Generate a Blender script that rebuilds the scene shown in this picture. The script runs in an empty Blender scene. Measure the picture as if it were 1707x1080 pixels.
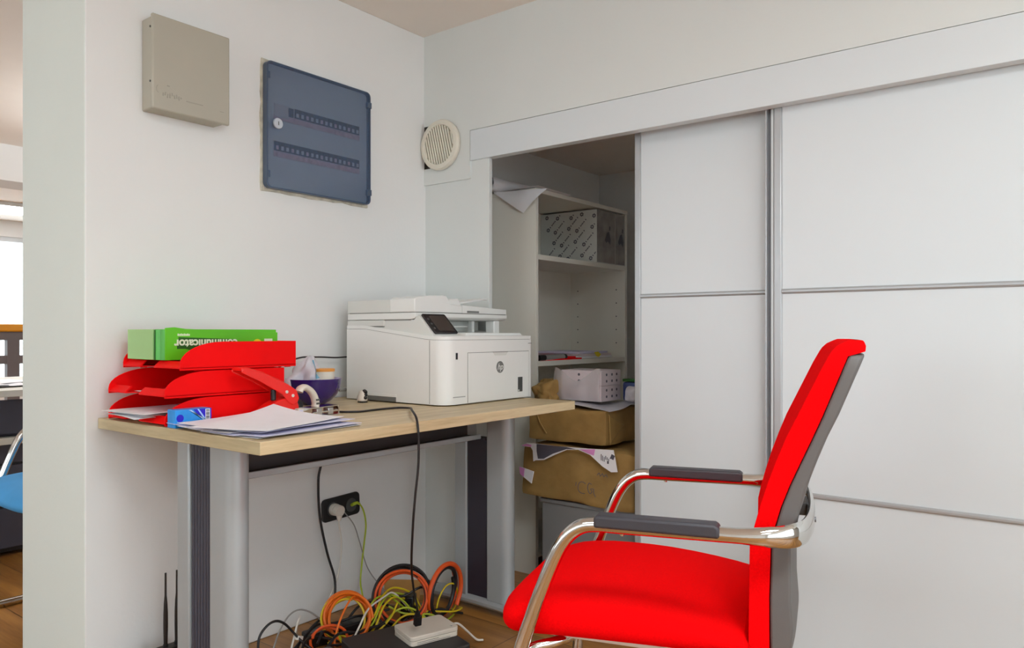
import bpy, math, random
from math import sin, cos, pi, radians
from mathutils import Vector, Matrix

random.seed(7)
SC = bpy.context.scene
COL = SC.collection

# ------------------------------------------------------------------ materials
def lin(c):
    c = c / 255.0
    return c / 12.92 if c <= 0.04045 else ((c + 0.055) / 1.055) ** 2.4

def rgb(r, g, b):
    return (lin(r), lin(g), lin(b), 1.0)

def material(name, col, rough=0.5, metal=0.0, var=0.04, scale=12.0, bump=0.0, bscale=200.0,
             stretch=(1, 1, 1), spec=0.5, trans=0.0, coat=0.0, alpha=1.0, sheen=0.0):
    m = bpy.data.materials.new(name)
    m.use_nodes = True
    nt = m.node_tree
    N = nt.nodes
    L = nt.links
    b = N['Principled BSDF']
    b.inputs['Roughness'].default_value = rough
    b.inputs['Metallic'].default_value = metal
    b.inputs['Specular IOR Level'].default_value = spec
    b.inputs['Transmission Weight'].default_value = trans
    b.inputs['Coat Weight'].default_value = coat
    b.inputs['Alpha'].default_value = alpha
    b.inputs['Sheen Weight'].default_value = sheen
    tc = N.new('ShaderNodeTexCoord')
    mp = N.new('ShaderNodeMapping')
    mp.inputs['Scale'].default_value = stretch
    L.new(tc.outputs['Object'], mp.inputs['Vector'])
    nz = N.new('ShaderNodeTexNoise')
    nz.inputs['Scale'].default_value = scale
    nz.inputs['Detail'].default_value = 4
    L.new(mp.outputs['Vector'], nz.inputs['Vector'])
    rp = N.new('ShaderNodeValToRGB')
    rp.color_ramp.elements[0].position = 0.3
    rp.color_ramp.elements[1].position = 0.7
    rp.color_ramp.elements[0].color = tuple(max(0, c * (1 - var)) for c in col[:3]) + (1,)
    rp.color_ramp.elements[1].color = tuple(min(1, c * (1 + var)) for c in col[:3]) + (1,)
    L.new(nz.outputs['Fac'], rp.inputs['Fac'])
    L.new(rp.outputs['Color'], b.inputs['Base Color'])
    if bump > 0:
        n2 = N.new('ShaderNodeTexNoise')
        n2.inputs['Scale'].default_value = bscale
        n2.inputs['Detail'].default_value = 3
        L.new(mp.outputs['Vector'], n2.inputs['Vector'])
        bp = N.new('ShaderNodeBump')
        bp.inputs['Strength'].default_value = bump
        bp.inputs['Distance'].default_value = 0.002
        L.new(n2.outputs['Fac'], bp.inputs['Height'])
        L.new(bp.outputs['Normal'], b.inputs['Normal'])
    return m

def emitter(name, col, strength):
    m = bpy.data.materials.new(name)
    m.use_nodes = True
    nt = m.node_tree
    b = nt.nodes['Principled BSDF']
    b.inputs['Base Color'].default_value = (0.9, 0.9, 0.9, 1)
    b.inputs['Emission Color'].default_value = col
    b.inputs['Emission Strength'].default_value = strength
    return m

def wood(name, c1, c2, axis, rough=0.4, fine=26.0):
    m = bpy.data.materials.new(name)
    m.use_nodes = True
    nt = m.node_tree
    N = nt.nodes
    L = nt.links
    b = N['Principled BSDF']
    b.inputs['Roughness'].default_value = rough
    tc = N.new('ShaderNodeTexCoord')
    mp = N.new('ShaderNodeMapping')
    s = [1.0, 1.0, 1.0]
    for k in range(3):
        s[k] = 0.07 if k == axis else 1.0
    mp.inputs['Scale'].default_value = s
    L.new(tc.outputs['Object'], mp.inputs['Vector'])
    n1 = N.new('ShaderNodeTexNoise')
    n1.inputs['Scale'].default_value = fine
    n1.inputs['Detail'].default_value = 8
    n1.inputs['Distortion'].default_value = 0.6
    n2 = N.new('ShaderNodeTexNoise')
    n2.inputs['Scale'].default_value = fine * 9
    n2.inputs['Detail'].default_value = 3
    L.new(mp.outputs['Vector'], n1.inputs['Vector'])
    L.new(mp.outputs['Vector'], n2.inputs['Vector'])
    mx = N.new('ShaderNodeMath')
    mx.operation = 'MULTIPLY_ADD'
    L.new(n2.outputs['Fac'], mx.inputs[0])
    mx.inputs[1].default_value = 0.35
    L.new(n1.outputs['Fac'], mx.inputs[2])
    rp = N.new('ShaderNodeValToRGB')
    rp.color_ramp.elements[0].position = 0.5
    rp.color_ramp.elements[1].position = 0.85
    rp.color_ramp.elements[0].color = c1
    rp.color_ramp.elements[1].color = c2
    L.new(mx.outputs[0], rp.inputs['Fac'])
    L.new(rp.outputs['Color'], b.inputs['Base Color'])
    return m

def floor_material():
    m = wood('laminate_floor', rgb(146, 94, 40), rgb(194, 138, 70), 0, 0.34, 14)
    nt = m.node_tree
    N = nt.nodes
    L = nt.links
    b = N['Principled BSDF']
    rp = [n for n in N if n.type == 'VALTORGB'][0]
    tc = [n for n in N if n.type == 'TEX_COORD'][0]
    br = N.new('ShaderNodeTexBrick')
    br.inputs['Scale'].default_value = 1.0
    br.inputs['Brick Width'].default_value = 1.25
    br.inputs['Row Height'].default_value = 0.19
    br.inputs['Mortar Size'].default_value = 0.0018
    br.inputs['Color1'].default_value = (1, 1, 1, 1)
    br.inputs['Color2'].default_value = (0.78, 0.78, 0.78, 1)
    br.inputs['Mortar'].default_value = (0.25, 0.22, 0.2, 1)
    L.new(tc.outputs['Object'], br.inputs['Vector'])
    mx = N.new('ShaderNodeMix')
    mx.data_type = 'RGBA'
    mx.blend_type = 'MULTIPLY'
    mx.inputs['Factor'].default_value = 1.0
    L.new(rp.outputs['Color'], mx.inputs['A'])
    L.new(br.outputs['Color'], mx.inputs['B'])
    L.new(mx.outputs['Result'], b.inputs['Base Color'])
    return m

M = {}
M['wall'] = material('wall_paint', rgb(233, 234, 233), 0.85, var=0.012, scale=3, bump=0.15, bscale=90)
M['wall_daylit'] = material('wall_paint_daylit', rgb(222, 229, 224), 0.8, var=0.012, scale=3, bump=0.15, bscale=90)  # same wall, with the greenish daylight on its end put into the colour
M['wall_green'] = material('wall_paint_grey', rgb(220, 224, 222), 0.85, var=0.012, scale=3, bump=0.12, bscale=90)
M['ceiling'] = material('ceiling_paint', rgb(238, 231, 223), 0.9, var=0.015, scale=3)
M['floor'] = floor_material()
M['melamine'] = material('white_melamine', rgb(218, 224, 227), 0.38, var=0.008, scale=4)
M['melamine_in'] = material('cream_melamine', rgb(234, 232, 222), 0.45, var=0.015, scale=5)
M['alu'] = material('grey_aluminium', rgb(178, 180, 182), 0.35, 0.35, var=0.02)
M['alu_dark'] = material('shadow_grey_aluminium', rgb(120, 122, 126), 0.4, 0.3, var=0.02)
M['beige_metal'] = material('beige_painted_metal', rgb(178, 174, 160), 0.5, var=0.02, scale=6)
M['beige_dark'] = material('beige_worn_print', rgb(162, 158, 146), 0.6)
M['dark_hole'] = material('dark_void', rgb(28, 24, 20), 0.9)
M['plaster'] = material('rough_plaster', rgb(205, 200, 184), 0.95, var=0.2, scale=40, bump=1.0, bscale=120)
M['panel_back'] = material('panel_grey_plastic', rgb(196, 204, 214), 0.5)
M['breaker'] = material('breaker_grey', rgb(190, 188, 196), 0.5)
M['breaker_dark'] = material('breaker_black', rgb(30, 32, 40), 0.5)
M['breaker_label'] = material('breaker_pink_label', rgb(200, 170, 184), 0.6, var=0.25, scale=90)
M['panel_frame'] = material('slate_blue_plastic', rgb(70, 86, 108), 0.3)
M['oak'] = wood('oak_laminate', rgb(184, 162, 122), rgb(220, 200, 160), 1, 0.42)
M['oak_end'] = wood('oak_laminate_end', rgb(172, 156, 122), rgb(204, 188, 150), 0, 0.45)
M['leg_silver'] = material('silver_powder_coat', rgb(172, 178, 181), 0.4, 0.3, var=0.02)
M['leg_dark'] = material('charcoal_ribbed_plastic', rgb(66, 66, 78), 0.45)
M['leg_navy'] = material('dark_cable_cover', rgb(46, 42, 54), 0.5)
M['dark_steel'] = material('dark_steel', rgb(64, 58, 58), 0.5)
M['cap_white'] = material('cream_plastic_cap', rgb(214, 210, 200), 0.45)
M['red_plastic'] = material('red_plastic', (0.88, 0.002, 0.003, 1), 0.5, var=0.05, scale=10, spec=0.12)
M['red_metal'] = material('red_enamel', (0.82, 0.012, 0.008, 1), 0.22, var=0.03, spec=0.5)
M['red_fabric'] = material('red_wool_fabric', (0.92, 0.0015, 0.003, 1), 0.95, var=0.06, scale=300, bump=0.35, bscale=900, spec=0.04)
M['grey_shell'] = material('grey_plastic_shell', rgb(98, 94, 92), 0.55, var=0.02, scale=30, bump=0.1, bscale=600)
M['arm_pad'] = material('charcoal_rubber_pad', rgb(58, 56, 62), 0.5, bump=0.1, bscale=500)
M['chrome'] = material('polished_chrome', rgb(214, 212, 208), 0.07, 1.0, var=0.005)
M['green_box'] = material('green_printed_card', rgb(92, 190, 22), 0.4, var=0.1, scale=5)
M['green_pale'] = material('pale_green_card', rgb(160, 202, 134), 0.45, var=0.05, scale=4)
M['green_dark'] = material('dark_green_ink', rgb(26, 92, 14), 0.5)
M['green_mid'] = material('mid_green_card', rgb(90, 186, 84), 0.45, var=0.08)
M['white_ink'] = material('pale_ink', rgb(226, 236, 206), 0.5)
M['yellow'] = material('yellow_ink', rgb(226, 206, 30), 0.5)
M['paper'] = material('white_paper', rgb(238, 238, 242), 0.7, var=0.015, scale=20)
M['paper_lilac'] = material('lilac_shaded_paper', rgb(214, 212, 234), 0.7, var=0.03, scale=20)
M['blue_card'] = material('blue_printed_card', rgb(40, 146, 226), 0.4, var=0.15, scale=30)
M['blue_deep'] = material('deep_blue_ink', rgb(34, 28, 196), 0.4)
M['blue_pale'] = material('pale_blue_ink', rgb(170, 206, 250), 0.4)
M['printer'] = material('white_printer_plastic', rgb(232, 233, 230), 0.4, var=0.006, scale=20)
M['printer_grey'] = material('light_grey_printer_plastic', rgb(216, 217, 212), 0.45, var=0.006, scale=20)
M['seam'] = material('seam_shadow_plastic', rgb(110, 110, 106), 0.6)
M['screen'] = material('dark_touch_screen', rgb(46, 44, 46), 0.15)
M['screen_inner'] = material('brown_black_screen', rgb(72, 64, 60), 0.2, var=0.1)
M['logo_grey'] = material('grey_logo_ink', rgb(120, 122, 120), 0.4)
M['dark_grey'] = material('dark_grey_plastic', rgb(76, 78, 78), 0.35)
M['black'] = material('black_plastic', rgb(22, 20, 22), 0.4)
M['black_cable'] = material('black_cable_rubber', rgb(26, 22, 24), 0.5)
M['grey_cable'] = material('grey_cable', rgb(150, 146, 142), 0.5)
M['white_cable'] = material('white_cable', rgb(222, 216, 206), 0.45)
M['yellow_cable'] = material('yellow_cable', rgb(216, 190, 26), 0.45)
M['lime_cable'] = material('lime_green_cable', rgb(170, 186, 40), 0.45)
M['orange_cable'] = material('orange_cable', rgb(236, 112, 18), 0.45)
M['dark_orange_cable'] = material('red_orange_cable', rgb(224, 84, 24), 0.45)
M['purple_glaze'] = material('purple_glazed_ceramic', rgb(46, 22, 108), 0.12, var=0.1, coat=0.5)
M['lilac_glaze'] = material('lilac_glazed_ceramic', rgb(190, 180, 214), 0.2)
M['bag_plastic'] = material('milky_plastic_bag', rgb(216, 214, 222), 0.3, var=0.08, scale=60, alpha=0.92)
M['bag_blue'] = material('teal_bag_print', rgb(112, 168, 196), 0.4)
M['jar_white'] = material('white_jar_plastic', rgb(228, 222, 206), 0.4)
M['jar_orange'] = material('orange_lid', rgb(232, 158, 70), 0.4)
M['ivory'] = material('ivory_plastic', rgb(218, 208, 194), 0.35)
M['brown_paper'] = material('kraft_paper', rgb(156, 124, 70), 0.75, var=0.16, scale=14, bump=0.9, bscale=30)
M['brown_card'] = material('corrugated_card', rgb(170, 124, 64), 0.8, var=0.1, scale=20)
M['print_grey'] = material('grey_print', rgb(86, 84, 96), 0.6)
M['print_pink'] = material('pink_print', rgb(226, 150, 212), 0.6)
M['box_white'] = material('pale_printed_carton', rgb(206, 208, 204), 0.55, var=0.03)
M['box_grey'] = material('grey_printed_carton', rgb(150, 148, 146), 0.6, var=0.25, scale=16)
M['carton_pink'] = material('pinkish_carton', rgb(214, 202, 206), 0.5, var=0.05)
M['film'] = material('clear_wrap_film', rgb(222, 216, 218), 0.2, var=0.03, alpha=0.45)
M['grey_cabinet'] = material('grey_cabinet_board', rgb(128, 128, 128), 0.55, var=0.02)
M['blue_dark'] = material('dark_blue_plastic', rgb(60, 76, 130), 0.4)
M['silver'] = material('brushed_silver', rgb(190, 190, 190), 0.3, 0.8)
M['blue_seat'] = material('blue_chair_fabric', rgb(74, 160, 222), 0.8, var=0.08, scale=6, bump=0.3, bscale=500)
M['orange_wood'] = material('orange_varnished_rail', rgb(232, 156, 30), 0.35)
M['rail_grey'] = material('grey_brown_rail', rgb(112, 104, 104), 0.5)
M['desk_pale'] = material('pale_grey_desk', rgb(206, 202, 190), 0.5)
M['router_black'] = material('router_black', rgb(34, 28, 26), 0.4)
M['ups_black'] = material('matte_black_case', rgb(52, 46, 46), 0.55)
M['glass_blue'] = material('blue_tinted_glass', rgb(84, 106, 140), 0.05, var=0.0, alpha=0.36, spec=0.6)
M['glass'] = material('window_pane', rgb(240, 246, 250), 0.02, var=0.0, alpha=0.08)
M['lamp'] = emitter('lamp_diffuser', (0.90, 0.97, 1.0, 1), 6.0)
M['lamp_main'] = emitter('main_lamp_diffuser', (0.91, 0.97, 1.0, 1), 23.0)
M['lamp2'] = emitter('far_lamp_diffuser', (0.97, 0.97, 1.0, 1), 16.0)
M['lcd'] = material('vent_cream', rgb(226, 222, 208), 0.45)

# ------------------------------------------------------------------ mesh builder
def catmull(pts, n=8, closed=False):
    P = [Vector(p) for p in pts]
    out = []
    cnt = len(P)
    segs = cnt if closed else cnt - 1
    for i in range(segs):
        if closed:
            p0, p1, p2, p3 = P[i - 1], P[i], P[(i + 1) % cnt], P[(i + 2) % cnt]
        else:
            p1, p2 = P[i], P[i + 1]
            p0 = P[i - 1] if i > 0 else p1 * 2 - p2
            p3 = P[i + 2] if i + 2 < cnt else p2 * 2 - p1
        for k in range(n):
            t = k / n
            out.append(0.5 * ((2 * p1) + (p2 - p0) * t + (2 * p0 - 5 * p1 + 4 * p2 - p3) * t * t
                              + (3 * p1 - p0 - 3 * p2 + p3) * t ** 3))
    if not closed:
        out.append(P[-1].copy())
    return out

class MB:
    def __init__(self):
        self.v = []
        self.f = []

    def add(self, vs, fs):
        o = len(self.v)
        self.v += [Vector(p) for p in vs]
        self.f += [tuple(i + o for i in f) for f in fs]
        return self

    def box(self, x0, x1, y0, y1, z0, z1):
        vs = [(x, y, z) for z in (z0, z1) for y in (y0, y1) for x in (x0, x1)]
        fs = [(0, 2, 3, 1), (4, 5, 7, 6), (0, 1, 5, 4), (2, 6, 7, 3), (0, 4, 6, 2), (1, 3, 7, 5)]
        return self.add(vs, fs)

    def obox(self, c, s, rz=0.0, rx=0.0, ry=0.0):
        R = Matrix.Rotation(rz, 3, 'Z') @ Matrix.Rotation(ry, 3, 'Y') @ Matrix.Rotation(rx, 3, 'X')
        b = MB().box(-s[0] / 2, s[0] / 2, -s[1] / 2, s[1] / 2, -s[2] / 2, s[2] / 2)
        return self.add([R @ p + Vector(c) for p in b.v], b.f)

    def prism(self, poly, a, b, axis):
        """poly of 2D points extruded from a to b along axis; 2D is (y,z), (x,z) or (x,y)."""
        def p3(p, t):
            return (t, p[0], p[1]) if axis == 0 else (p[0], t, p[1]) if axis == 1 else (p[0], p[1], t)
        n = len(poly)
        area = sum(poly[i][0] * poly[(i + 1) % n][1] - poly[(i + 1) % n][0] * poly[i][1] for i in range(n))
        if (area < 0) != (axis == 1):
            poly = poly[::-1]
        vs = [p3(p, a) for p in poly] + [p3(p, b) for p in poly]
        fs = [tuple(range(n))[::-1], tuple(range(n, 2 * n))]
        for i in range(n):
            j = (i + 1) % n
            fs.append((i, j, j + n, i + n))
        return self.add(vs, fs)

    def tube(self, pts, r, seg=8, closed=False, flat=None, up=None, cap=True):
        P = [Vector(p) for p in pts]
        n = len(P)
        R = r if isinstance(r, (list, tuple)) else [r] * n
        tang = []
        for i in range(n):
            if closed:
                t = P[(i + 1) % n] - P[i - 1]
            else:
                t = P[min(i + 1, n - 1)] - P[max(i - 1, 0)]
            tang.append(t.normalized() if t.length > 1e-9 else Vector((0, 0, 1)))
        ref = Vector(up) if up else (Vector((0, 0, 1)) if abs(tang[0].z) < 0.9 else Vector((1, 0, 0)))
        nrm = (ref - tang[0] * ref.dot(tang[0])).normalized()
        rings = []
        for i in range(n):
            if up:
                q = Vector(up) - tang[i] * Vector(up).dot(tang[i])
                if q.length > 1e-4:
                    nrm = q.normalized()
            else:
                q = nrm - tang[i] * nrm.dot(tang[i])
                if q.length > 1e-6:
                    nrm = q.normalized()
            bi = tang[i].cross(nrm)
            a, b = (1, 1) if flat is None else (flat[i] if isinstance(flat, list) else flat)
            rings.append([P[i] + nrm * (cos(2 * pi * k / seg) * R[i] * a) + bi * (sin(2 * pi * k / seg) * R[i] * b)
                          for k in range(seg)])
        vs = [p for ring in rings for p in ring]
        fs = []
        last = n if closed else n - 1
        for i in range(last):
            j = (i + 1) % n
            for k in range(seg):
                l = (k + 1) % seg
                fs.append((i * seg + k, i * seg + l, j * seg + l, j * seg + k))
        if cap and not closed:
            fs.append(tuple(range(seg))[::-1])
            fs.append(tuple((n - 1) * seg + k for k in range(seg)))
        return self.add(vs, fs)

    def cyl(self, p0, p1, r, seg=20):
        return self.tube([p0, p1], r, seg)

    def lathe(self, prof, c, seg=32):
        """prof: list of (r, z); r=0 closes to a point."""
        c = Vector(c)
        vs = []
        idx = []
        for r, z in prof:
            if r < 1e-6:
                idx.append([len(vs)] * seg)
                vs.append(c + Vector((0, 0, z)))
            else:
                idx.append([len(vs) + k for k in range(seg)])
                vs += [c + Vector((r * cos(2 * pi * k / seg), r * sin(2 * pi * k / seg), z)) for k in range(seg)]
        fs = []
        for a, b in zip(idx[:-1], idx[1:]):
            for k in range(seg):
                l = (k + 1) % seg
                f = []
                for q in (a[k], a[l], b[l], b[k]):
                    if q not in f:
                        f.append(q)
                if len(f) > 2:
                    fs.append(tuple(f))
        return self.add(vs, fs)

    def grid(self, fn, nu, nv, th=0.0):
        """fn(u,v)->point; th>0 makes a thin solid sheet along its normal."""
        pts = [[Vector(fn(i / nu, j / nv)) for j in range(nv + 1)] for i in range(nu + 1)]
        W = nv + 1
        if th == 0:
            vs = [p for row in pts for p in row]
            fs = [(i * W + j, (i + 1) * W + j, (i + 1) * W + j + 1, i * W + j + 1) for i in range(nu) for j in range(nv)]
            return self.add(vs, fs)
        top = []
        for i in range(nu + 1):
            for j in range(nv + 1):
                a = pts[min(i + 1, nu)][j] - pts[max(i - 1, 0)][j]
                b = pts[i][min(j + 1, nv)] - pts[i][max(j - 1, 0)]
                nn = a.cross(b)
                nn = nn.normalized() if nn.length > 1e-12 else Vector((0, 0, 1))
                top.append(pts[i][j] + nn * th)
        vs = [p for row in pts for p in row] + top
        o = len(top)
        fs = []
        for i in range(nu):
            for j in range(nv):
                a, b, c, d = i * W + j, (i + 1) * W + j, (i + 1) * W + j + 1, i * W + j + 1
                fs.append((a, d, c, b))
                fs.append((a + o, b + o, c + o, d + o))
        edge = [(i, 0) for i in range(nu)] + [(nu, j) for j in range(nv)] + [(i, nv) for i in range(nu, 0, -1)] + [(0, j) for j in range(nv, 0, -1)]
        ids = [i * W + j for i, j in edge]
        for k in range(len(ids)):
            a, b = ids[k], ids[(k + 1) % len(ids)]
            fs.append((a, b, b + o, a + o))
        return self.add(vs, fs)

    def rbox(self, c, s, r, rz=0.0, seg=5):
        """box with rounded vertical edges"""
        hx, hy = s[0] / 2, s[1] / 2
        poly = []
        for qx, qy, a0 in ((1, 1, 0), (-1, 1, 90), (-1, -1, 180), (1, -1, 270)):
            for k in range(seg + 1):
                a = radians(a0 + 90 * k / seg)
                poly.append((qx * (hx - r) + r * cos(a), qy * (hy - r) + r * sin(a)))
        b = MB().prism(poly, -s[2] / 2, s[2] / 2, 2)
        R = Matrix.Rotation(rz, 3, 'Z')
        return self.add([R @ p + Vector(c) for p in b.v], b.f)

    def text(self, s, size, o, u, v, ext=0.0004, shear=0.0, bold=0.0):
        cu = bpy.data.curves.new('lettering', 'FONT')
        cu.body = s
        cu.size = size
        cu.extrude = ext
        cu.shear = shear
        cu.offset = bold
        cu.align_x = 'CENTER'
        cu.align_y = 'CENTER'
        ob = bpy.data.objects.new('lettering', cu)
        COL.objects.link(ob)
        dg = bpy.context.evaluated_depsgraph_get()
        me = bpy.data.meshes.new_from_object(ob.evaluated_get(dg))
        o, u, v = Vector(o), Vector(u).normalized(), Vector(v).normalized()
        w = u.cross(v)
        self.add([o + u * p.co.x + v * p.co.y + w * p.co.z for p in me.vertices], [tuple(f.vertices) for f in me.polygons])
        bpy.data.objects.remove(ob)
        bpy.data.curves.remove(cu)
        bpy.data.meshes.remove(me)
        return self

    def moved(self, mtx):
        self.v = [mtx @ p for p in self.v]
        return self

def make_object(name, mb, mat, bevel=0.0, smooth=True, seg=2, subsurf=0, angle=35):
    me = bpy.data.meshes.new(name)
    me.from_pydata([tuple(p) for p in mb.v], [], mb.f)
    me.validate()
    me.update()
    if mat is not None:
        me.materials.append(M[mat] if isinstance(mat, str) else mat)
    if smooth:
        me.polygons.foreach_set('use_smooth', [True] * len(me.polygons))
        me.set_sharp_from_angle(angle=radians(angle))
    o = bpy.data.objects.new(name, me)
    COL.objects.link(o)
    if bevel > 0:
        md = o.modifiers.new('soft_edges', 'BEVEL')
        md.width = bevel
        md.segments = seg
        md.limit_method = 'ANGLE'
        md.angle_limit = radians(40)
        md.harden_normals = False
    if subsurf:
        md = o.modifiers.new('smooth', 'SUBSURF')
        md.levels = subsurf
        md.render_levels = subsurf
    return o

def tag(o, label, cat, group=None, kind=None):
    if label:
        o['label'] = label
    if cat:
        o['category'] = cat
    if group:
        o['group'] = group
    if kind:
        o['kind'] = kind

class Thing:
    """an Empty at the base of a thing; parts are given in world coordinates unless local=True"""
    def __init__(self, name, label, cat, loc=(0, 0, 0), rz=0.0, group=None, kind=None):
        self.o = bpy.data.objects.new(name, None)
        self.o.empty_display_size = 0.05
        COL.objects.link(self.o)
        self.o.location = loc
        self.o.rotation_euler = (0, 0, rz)
        self.m = Matrix.Translation(Vector(loc)) @ Matrix.Rotation(rz, 4, 'Z')
        self.inv = self.m.inverted()
        tag(self.o, label, cat, group, kind)

    def part(self, name, mb, mat, parent=None, local=False, label=None, kind=None, **kw):
        if not local:
            mb.moved(self.inv)
        o = make_object(name, mb, mat, **kw)
        o.parent = parent if parent is not None else self.o
        if label:
            o['label'] = label
        if kind:
            o['kind'] = kind
        return o

def solo(name, label, cat, mb, mat, group=None, kind=None, **kw):
    xs = [p.x for p in mb.v]
    ys = [p.y for p in mb.v]
    zs = [p.z for p in mb.v]
    loc = Vector(((min(xs) + max(xs)) / 2, (min(ys) + max(ys)) / 2, min(zs)))
    mb.v = [p - loc for p in mb.v]
    o = make_object(name, mb, mat, **kw)
    o.location = loc
    tag(o, label, cat, group, kind)
    return o

def structure(name, mb, mat, parent=None, label=None, **kw):
    o = make_object(name, mb, mat, **kw)
    if parent is None:
        o['kind'] = 'structure'
    else:
        o.parent = parent
    if label:
        o['label'] = label
    return o

def copy_thing(src, loc, rz=None, label=None):
    r = src.copy()
    COL.objects.link(r)
    r.location = loc
    if rz is not None:
        r.rotation_euler = (0, 0, rz)
    if label:
        r['label'] = label
    for ch in list(src.children):
        c = ch.copy()
        COL.objects.link(c)
        c.parent = r
        for g in list(ch.children):
            d = g.copy()
            COL.objects.link(d)
            d.parent = c
    return r

CEIL = 2.15
DESK = 0.7526
# ------------------------------------------------------------------ the room
structure('floor', MB().box(-7.0, 4.4, -4.6, 3.2, -0.06, 0.0), 'floor', smooth=False)
structure('ceiling', MB().box(-7.0, 4.4, -4.6, 3.2, CEIL, CEIL + 0.06), 'ceiling', smooth=False)
w = structure('wall_left', MB().box(-0.416, 0.0, -1.28, 3.1, 0.0, CEIL), 'wall', bevel=0.004)
w.data.materials.append(M['wall_daylit'])  # end face takes the daylight-tinted copy of the paint
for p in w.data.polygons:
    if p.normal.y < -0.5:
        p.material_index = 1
structure('wall_back', MB().prism([(0, 1.561), (0.24, 1.561), (0.24, 1.7425), (4.4, 1.7425), (4.4, CEIL), (0, CEIL)], -0.008, 0.024, 1),
          'wall_green', smooth=False)
structure('wall_corner', MB().box(0, 0.326, 0.0, 0.02, 0, 1.80), 'wall_green', bevel=0.002)
structure('wall_closet', MB().box(0, 4.4, 1.33, 1.40, 0, CEIL), 'wall', smooth=False)
structure('ceiling_closet', MB().box(0, 4.4, 0.026, 1.33, 1.82, 1.84), 'ceiling', smooth=False)

def wall_with_window(name, axis, pos, a0, a1, w0, w1, z0, z1, mat, t=0.12):
    mb = MB()
    for (p, q, r, s) in ((a0, w0, 0, CEIL), (w1, a1, 0, CEIL), (w0, w1, 0, z0), (w0, w1, z1, CEIL)):
        if axis == 0:
            mb.box(pos, pos + t, p, q, r, s)
        else:
            mb.box(p, q, pos, pos + t, r, s)
    return structure(name, mb, mat, smooth=False)

def window(name, axis, pos, w0, w1, z0, z1, n=3):
    fr = MB()
    th = 0.05
    def bar(a, b, c, d):
        if axis == 0:
            fr.box(pos, pos + 0.06, a, b, c, d)
        else:
            fr.box(a, b, pos, pos + 0.06, c, d)
    bar(w0, w1, z0, z0 + th)
    bar(w0, w1, z1 - th, z1)
    for k in range(n + 1):
        x = w0 + (w1 - w0 - th) * k / n
        bar(x, x + th, z0, z1)
    o = structure(name, fr, 'melamine', smooth=False)
    g = MB()
    if axis == 0:
        g.box(pos + 0.025, pos + 0.03, w0 + 0.01, w1 - 0.01, z0 + 0.01, z1 - 0.01)
    else:
        g.box(w0 + 0.01, w1 - 0.01, pos + 0.025, pos + 0.03, z0 + 0.01, z1 - 0.01)
    structure('window_pane', g, 'glass', parent=o, smooth=False)
    return o

wall_with_window('wall_right', 0, 4.4, -4.6, 1.4, -4.2, -0.25, 0.35, 2.05, 'wall')
window('window_1', 0, 4.43, -4.2, -0.25, 0.35, 2.05)
wall_with_window('wall_front', 1, -4.72, -7.0, 4.4, -3.2, 1.8, 0.85, 2.0, 'wall')
window('window_2', 1, -4.69, -3.2, 1.8, 0.85, 2.0, 4)
wall_with_window('wall_far', 0, -7.0, -4.6, 3.2, -3.5, 2.8, 0.35, 1.98, 'wall')
window('window_3', 0, -6.97, -3.5, 2.8, 0.35, 1.98, 4)
structure('wall_rear', MB().box(-7.0, -0.416, 3.1, 3.2, 0, CEIL), 'wall', smooth=False)
structure('trim_2', MB().box(-3.55, -3.25, -4.6, 3.1, 1.925, CEIL), 'wall', smooth=False)
# board that hides the sliding door tracks
structure('trim_1', MB().box(0.243, 4.4, -0.010, 0.026, 1.628, 1.7405), 'melamine', bevel=0.0012)

# sliding wardrobe doors
d1 = structure('door_1', MB().box(0.90, 1.42, 0.078, 0.094, 0.012, 1.70), 'melamine', smooth=False)
structure('stile', MB().box(0.893, 0.915, 0.072, 0.098, 0.01, 1.70), 'alu', parent=d1, bevel=0.003)
for z in (1.100, 0.524):
    structure('rail', MB().tube([(0.915, 0.078, z), (1.42, 0.078, z)], 0.0075, 10), 'alu', parent=d1)
d2 = structure('door_2', MB().box(1.36, 3.3, 0.036, 0.052, 0.012, 1.70), 'melamine', smooth=False)
structure('stile', MB().box(1.345, 1.3495, 0.028, 0.058, 0.01, 1.70), 'alu', parent=d2, bevel=0.001)
structure('stile_groove', MB().box(1.3495, 1.367, 0.046, 0.058, 0.01, 1.70), 'alu_dark', parent=d2, smooth=False)
structure('stile', MB().box(1.367, 1.3925, 0.030, 0.058, 0.01, 1.70), 'alu', parent=d2, bevel=0.005, seg=3)
for z in (1.0985, 0.5195):
    structure('rail', MB().tube([(1.3925, 0.036, z), (3.3, 0.036, z)], 0.0075, 10), 'alu', parent=d2)

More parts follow.
